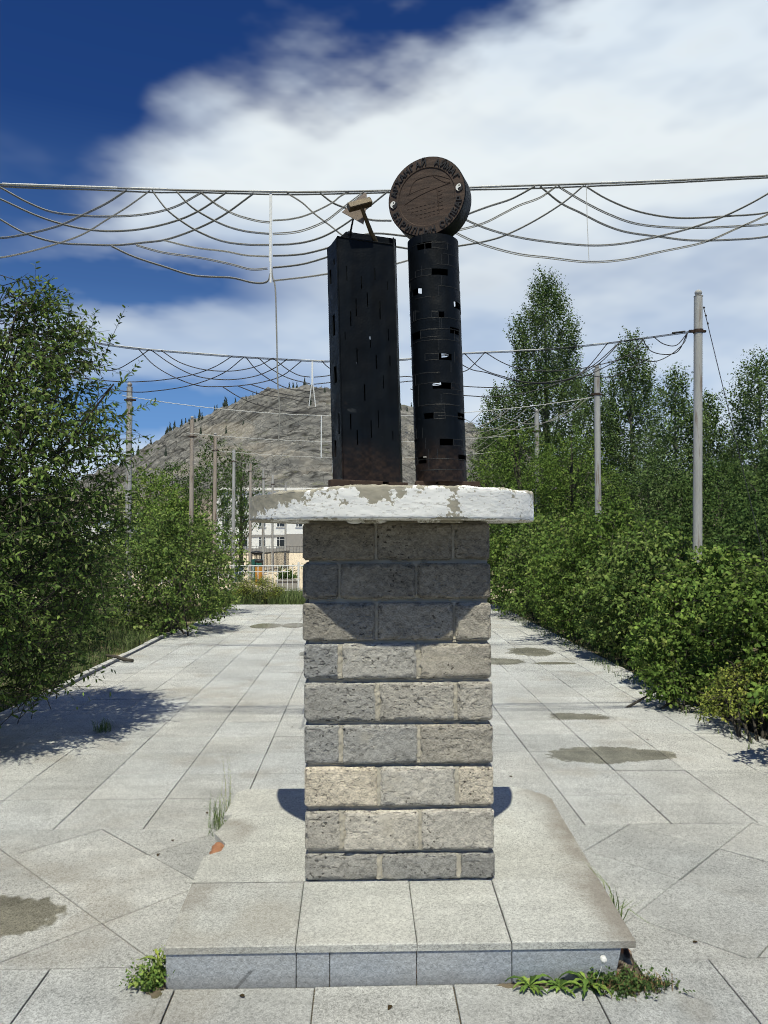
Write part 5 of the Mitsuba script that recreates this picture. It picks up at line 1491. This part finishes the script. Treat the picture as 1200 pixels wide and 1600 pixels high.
# dry stick lying over the kerb, and fallen leaves
add('stick', tube([(-3.42, 10.35, 0.075), (-3.25, 10.28, 0.065), (-3.12, 10.22, 0.035), (-3.0, 10.18, 0.03)], [0.018, 0.02, 0.026, 0.02], 7, True), 'bark', 40, label='short brown stick lying across the left kerb', cat_='stick')
g = rs(611)
fl = [(-1.05, 4.06), (-0.93, 4.66), (-1.02, 4.22), (-0.56, 5.0), (-2.26, 9.8), (0.1, 2.74), (1.33, 3.12), (-0.42, 2.80), (-0.60, 6.7), (2.3, 6.2), (-1.3, 7.5), (1.0, 5.3)]
for i, (x, y) in enumerate(fl):
    key = numbered('fallen_leaf')
    P = np.array([[x, y, 0.004]])
    a = g.uniform(0, 6.28)
    m = leaf_mesh(P, np.array([[math.cos(a), math.sin(a), 0.15]]), np.array([[0, 0, 1.0]]), np.array([0.028]), np.array([0.016]), np.array([[0.06, 0.045, 0.025]]))
    scene[key] = mikit.ply((m[0], m[1]), 'leaf', False, color=m[2])
    tag(key, 'tiny dry leaf lying on the pavement', 'leaf', 'dry leaves on the pavement')

# ------------------------------------------------------------------ white fence, yard things
WF = 'white_fence'
tag(WF, 'low white metal bar fence across the end of the path', 'fence')
FY = 21.9
x, k = -7.0, 0
top, bot = 0.84, 0.06
for x0, x1 in ((-7.05, -4.42), (-4.34, -1.86), (-1.80, 0.68), (0.74, 3.2)):
    add(numbered(WF + '__rail'), cat([bx(((x0 + x1) / 2, FY, top), (x1 - x0, 0.035, 0.03), 0.003), bx(((x0 + x1) / 2, FY, 0.14), (x1 - x0, 0.03, 0.025), 0.003)]), 'white_metal')
    for xx in np.arange(x0 + 0.115, x1 - 0.03, 0.139):
        add(numbered(WF + '__bar'), bx((xx, FY, (top + bot) / 2), (0.020, 0.020, top - bot - 0.035), 0.0), 'white_metal')
for xx in (-4.38, -1.83, 0.71):
    add(numbered(WF + '__post'), bx((xx, FY, 0.44), (0.055, 0.055, 1.0), 0.006), 'white_metal')
for (x0, x1) in ((-3.95, -2.1), (-1.5, 0.5)):
    add(numbered(WF + '__cross_bar'), bx(((x0 + x1) / 2, FY + 0.02, 0.67), (x1 - x0, 0.018, 0.022), 0.0), 'white_metal')


def bin_(name, x, y, w, h, mat, lab):
    key = numbered(name)
    tag(key, lab, 'bin')
    z = -0.06
    n_ = 12
    a = np.arange(n_) * 2 * np.pi / n_
    v = np.vstack([np.c_[x + np.cos(a) * w / 2 * s, y + np.sin(a) * w / 2 * s, np.full(n_, z + hh)] for s, hh in ((0.86, 0), (1, h), (0.93, h), (0.82, 0.05))])
    aa = np.arange(4 * n_).reshape(4, n_)
    b = np.roll(aa, -1, 1)
    f = np.vstack([np.stack([aa[:-1], b[:-1], b[1:], aa[1:]], -1).reshape(-1, 4), np.array([[aa[3, 0], aa[3, i], aa[3, i + 1], aa[3, i + 1]] for i in range(1, n_ - 1)])])
    add(key + '__body', (v, f), mat, 30)
    add(key + '__hood', cat([tube([(x - w * 0.42, y, z + h), (x - w * 0.42, y, z + h * 1.28)], 0.02, 6), tube([(x + w * 0.42, y, z + h), (x + w * 0.42, y, z + h * 1.28)], 0.02, 6), lump((x, y, z + h * 1.3), (w * 0.55, w * 0.55, 0.07), 4, 2, 0.0)]), 'black_iron', True)


bin_('litter_bin', -3.72, 27.6, 0.30, 0.66, 'orange_plastic', 'orange litter bin behind the white fence')
bin_('litter_bin', -4.75, 29.5, 0.45, 0.60, 'blue_plastic', 'dark blue bin at the left end of the white fence')
bin_('litter_bin', -4.15, 30.2, 0.45, 0.85, 'green_plastic', 'dark green bin between the blue and orange bins')
key = 'planter'
tag(key, 'pale concrete planter with leafy plants behind the white fence', 'planter')
add(key + '__tub', cat([bx((-2.25, 23.2, 0.13), (0.62, 0.62, 0.44), 0.02), bx((-2.25, 23.2, 0.36), (0.68, 0.68, 0.05), 0.01)]), 'grey_plaster')
g = rs(700)
P = np.c_[-2.25 + g.uniform(-0.26, 0.26, 60), 23.2 + g.uniform(-0.26, 0.26, 60), np.full(60, 0.38)]
put_crown(key, 'plants', crown(g, P, unit(np.c_[g.normal(0, .4, (60, 2)), np.ones(60)]), g.uniform(0.15, 0.5, 60), 7, 0.11, 0.05, 'dark', 0.1, 0.2))
key = 'planter_001'
tag(key, 'second concrete planter, half hidden behind the pillar', 'planter')
add(key + '__tub', cat([bx((-1.45, 24.4, 0.13), (0.62, 0.62, 0.44), 0.02), bx((-1.45, 24.4, 0.36), (0.68, 0.68, 0.05), 0.01)]), 'grey_plaster')
P = np.c_[-1.45 + g.uniform(-0.26, 0.26, 60), 24.4 + g.uniform(-0.26, 0.26, 60), np.full(60, 0.38)]
put_crown(key, 'plants', crown(g, P, unit(np.c_[g.normal(0, .4, (60, 2)), np.ones(60)]), g.uniform(0.2, 0.6, 60), 7, 0.11, 0.05, 'dark', 0.1, 0.2))


def iron_fence(key, lab, pts, h, step, z0):
    tag(key, lab, 'fence')
    for (a, b) in zip(pts[:-1], pts[1:]):
        a, b = np.array(a, float), np.array(b, float)
        L = np.linalg.norm(b - a)
        e = (b - a) / L
        R = rotz(math.atan2(e[1], e[0]))
        c = (a + b) / 2
        add(numbered(key + '__rail'), cat([bx((*c, z0 + h - 0.05), (L, 0.04, 0.05), 0, R), bx((*c, z0 + 0.15), (L, 0.04, 0.05), 0, R)]), 'black_iron')
        for t in np.arange(step / 2, L, step):
            p = a + e * t
            add(numbered(key + '__bar'), bx((*p, z0 + h / 2), (0.03, 0.03, h), 0, R), 'black_iron')


iron_fence('iron_fence', 'black iron bar fence in the sandy yard behind the bins', [(-8.5, 38.0), (-4.9, 38.0)], 0.95, 0.24, -0.12)
iron_fence('iron_fence_001', 'short black iron fence slanting away in the yard below the slab', [(-5.0, 35.5), (-4.2, 44.0)], 1.05, 0.30, -0.14)

# ------------------------------------------------------------------ school building
SB = 'school_building'
tag(SB, 'white three storey school building under the rocky hill', 'building')
BZ, BY, X0, X1 = -0.55, 110.0, -21.0, 24.0
add(SB + '__wall', bx(((X0 + X1) / 2, BY + 6, BZ + 4.55), (X1 - X0, 12, 8.9)), 'white_plaster')
add(SB + '__base', bx(((X0 + X1) / 2, BY - 0.06, BZ + 0.30), (X1 - X0 + 0.1, 0.16, 0.75)), 'grey_plaster')
add(SB + '__roof', bx(((X0 + X1) / 2, BY + 6, BZ + 9.10), (X1 - X0 + 0.8, 12.8, 0.35)), 'white_plaster')
for zf in (2.55, 5.45):
    add(numbered(SB + '__band'), bx(((X0 + X1) / 2, BY - 0.03, BZ + zf - 0.12), (X1 - X0, 0.12, 0.34)), 'grey_plaster')
for fl_ in range(3):
    zc = BZ + 1.62 + 2.82 * fl_
    for i in range(17):
        x = -19.6 + 2.62 * i
        if x > X1 - 1:
            continue
        w = 1.12 if i % 2 else 0.95
        key = numbered(SB + '__window')
        add(key, cat([bx((x - w / 2, BY - 0.02, zc), (0.09, 0.1, 1.42)), bx((x + w / 2, BY - 0.02, zc), (0.09, 0.1, 1.42)), bx((x, BY - 0.02, zc + 0.71), (w + 0.09, 0.1, 0.09)), bx((x, BY - 0.05, zc - 0.73), (w + 0.2, 0.2, 0.09)),
                      bx((x - w * 0.16, BY - 0.02, zc), (0.07, 0.09, 1.36)), bx((x, BY - 0.02, zc + 0.3), (w, 0.09, 0.07))]), 'white_metal')
        add(key + '__pane', bx((x, BY - 0.005, zc), (w, 0.05, 1.42)), 'window_glass')
key = SB + '__entrance'
add(key, bx((-9.2, BY - 1.2, BZ + 1.35), (3.2, 2.4, 2.7)), 'grey_plaster', label='grey entrance porch on the right')
iron_fence('iron_fence_002', 'long low dark fence before the school', [(-20, 104.0), (2, 104.0)], 1.0, 0.45, -0.5)
tag('house', 'low white house at the foot of the hill behind the left tree', 'house')
hz = -0.5
add('house__wall', bx((-62, 190, hz + 3.2), (14, 9, 6.6)), 'white_plaster')
rv = np.array([(-69.8, 184.8, 6.0), (-54.2, 184.8, 6.0), (-54.2, 195.2, 6.0), (-69.8, 195.2, 6.0), (-69.8, 190, 8.6), (-54.2, 190, 8.6)])
add('house__roof', (rv, np.array([[0, 1, 5], [0, 5, 4], [3, 5, 2], [3, 4, 5], [0, 4, 3], [1, 2, 5], [0, 3, 2], [0, 2, 1]])), 'grey_plaster')
for i in range(3):
    add(numbered('house__window'), bx((-66 + 4 * i, 185.45, 3.0), (1.6, 0.16, 1.6)), 'window_glass')
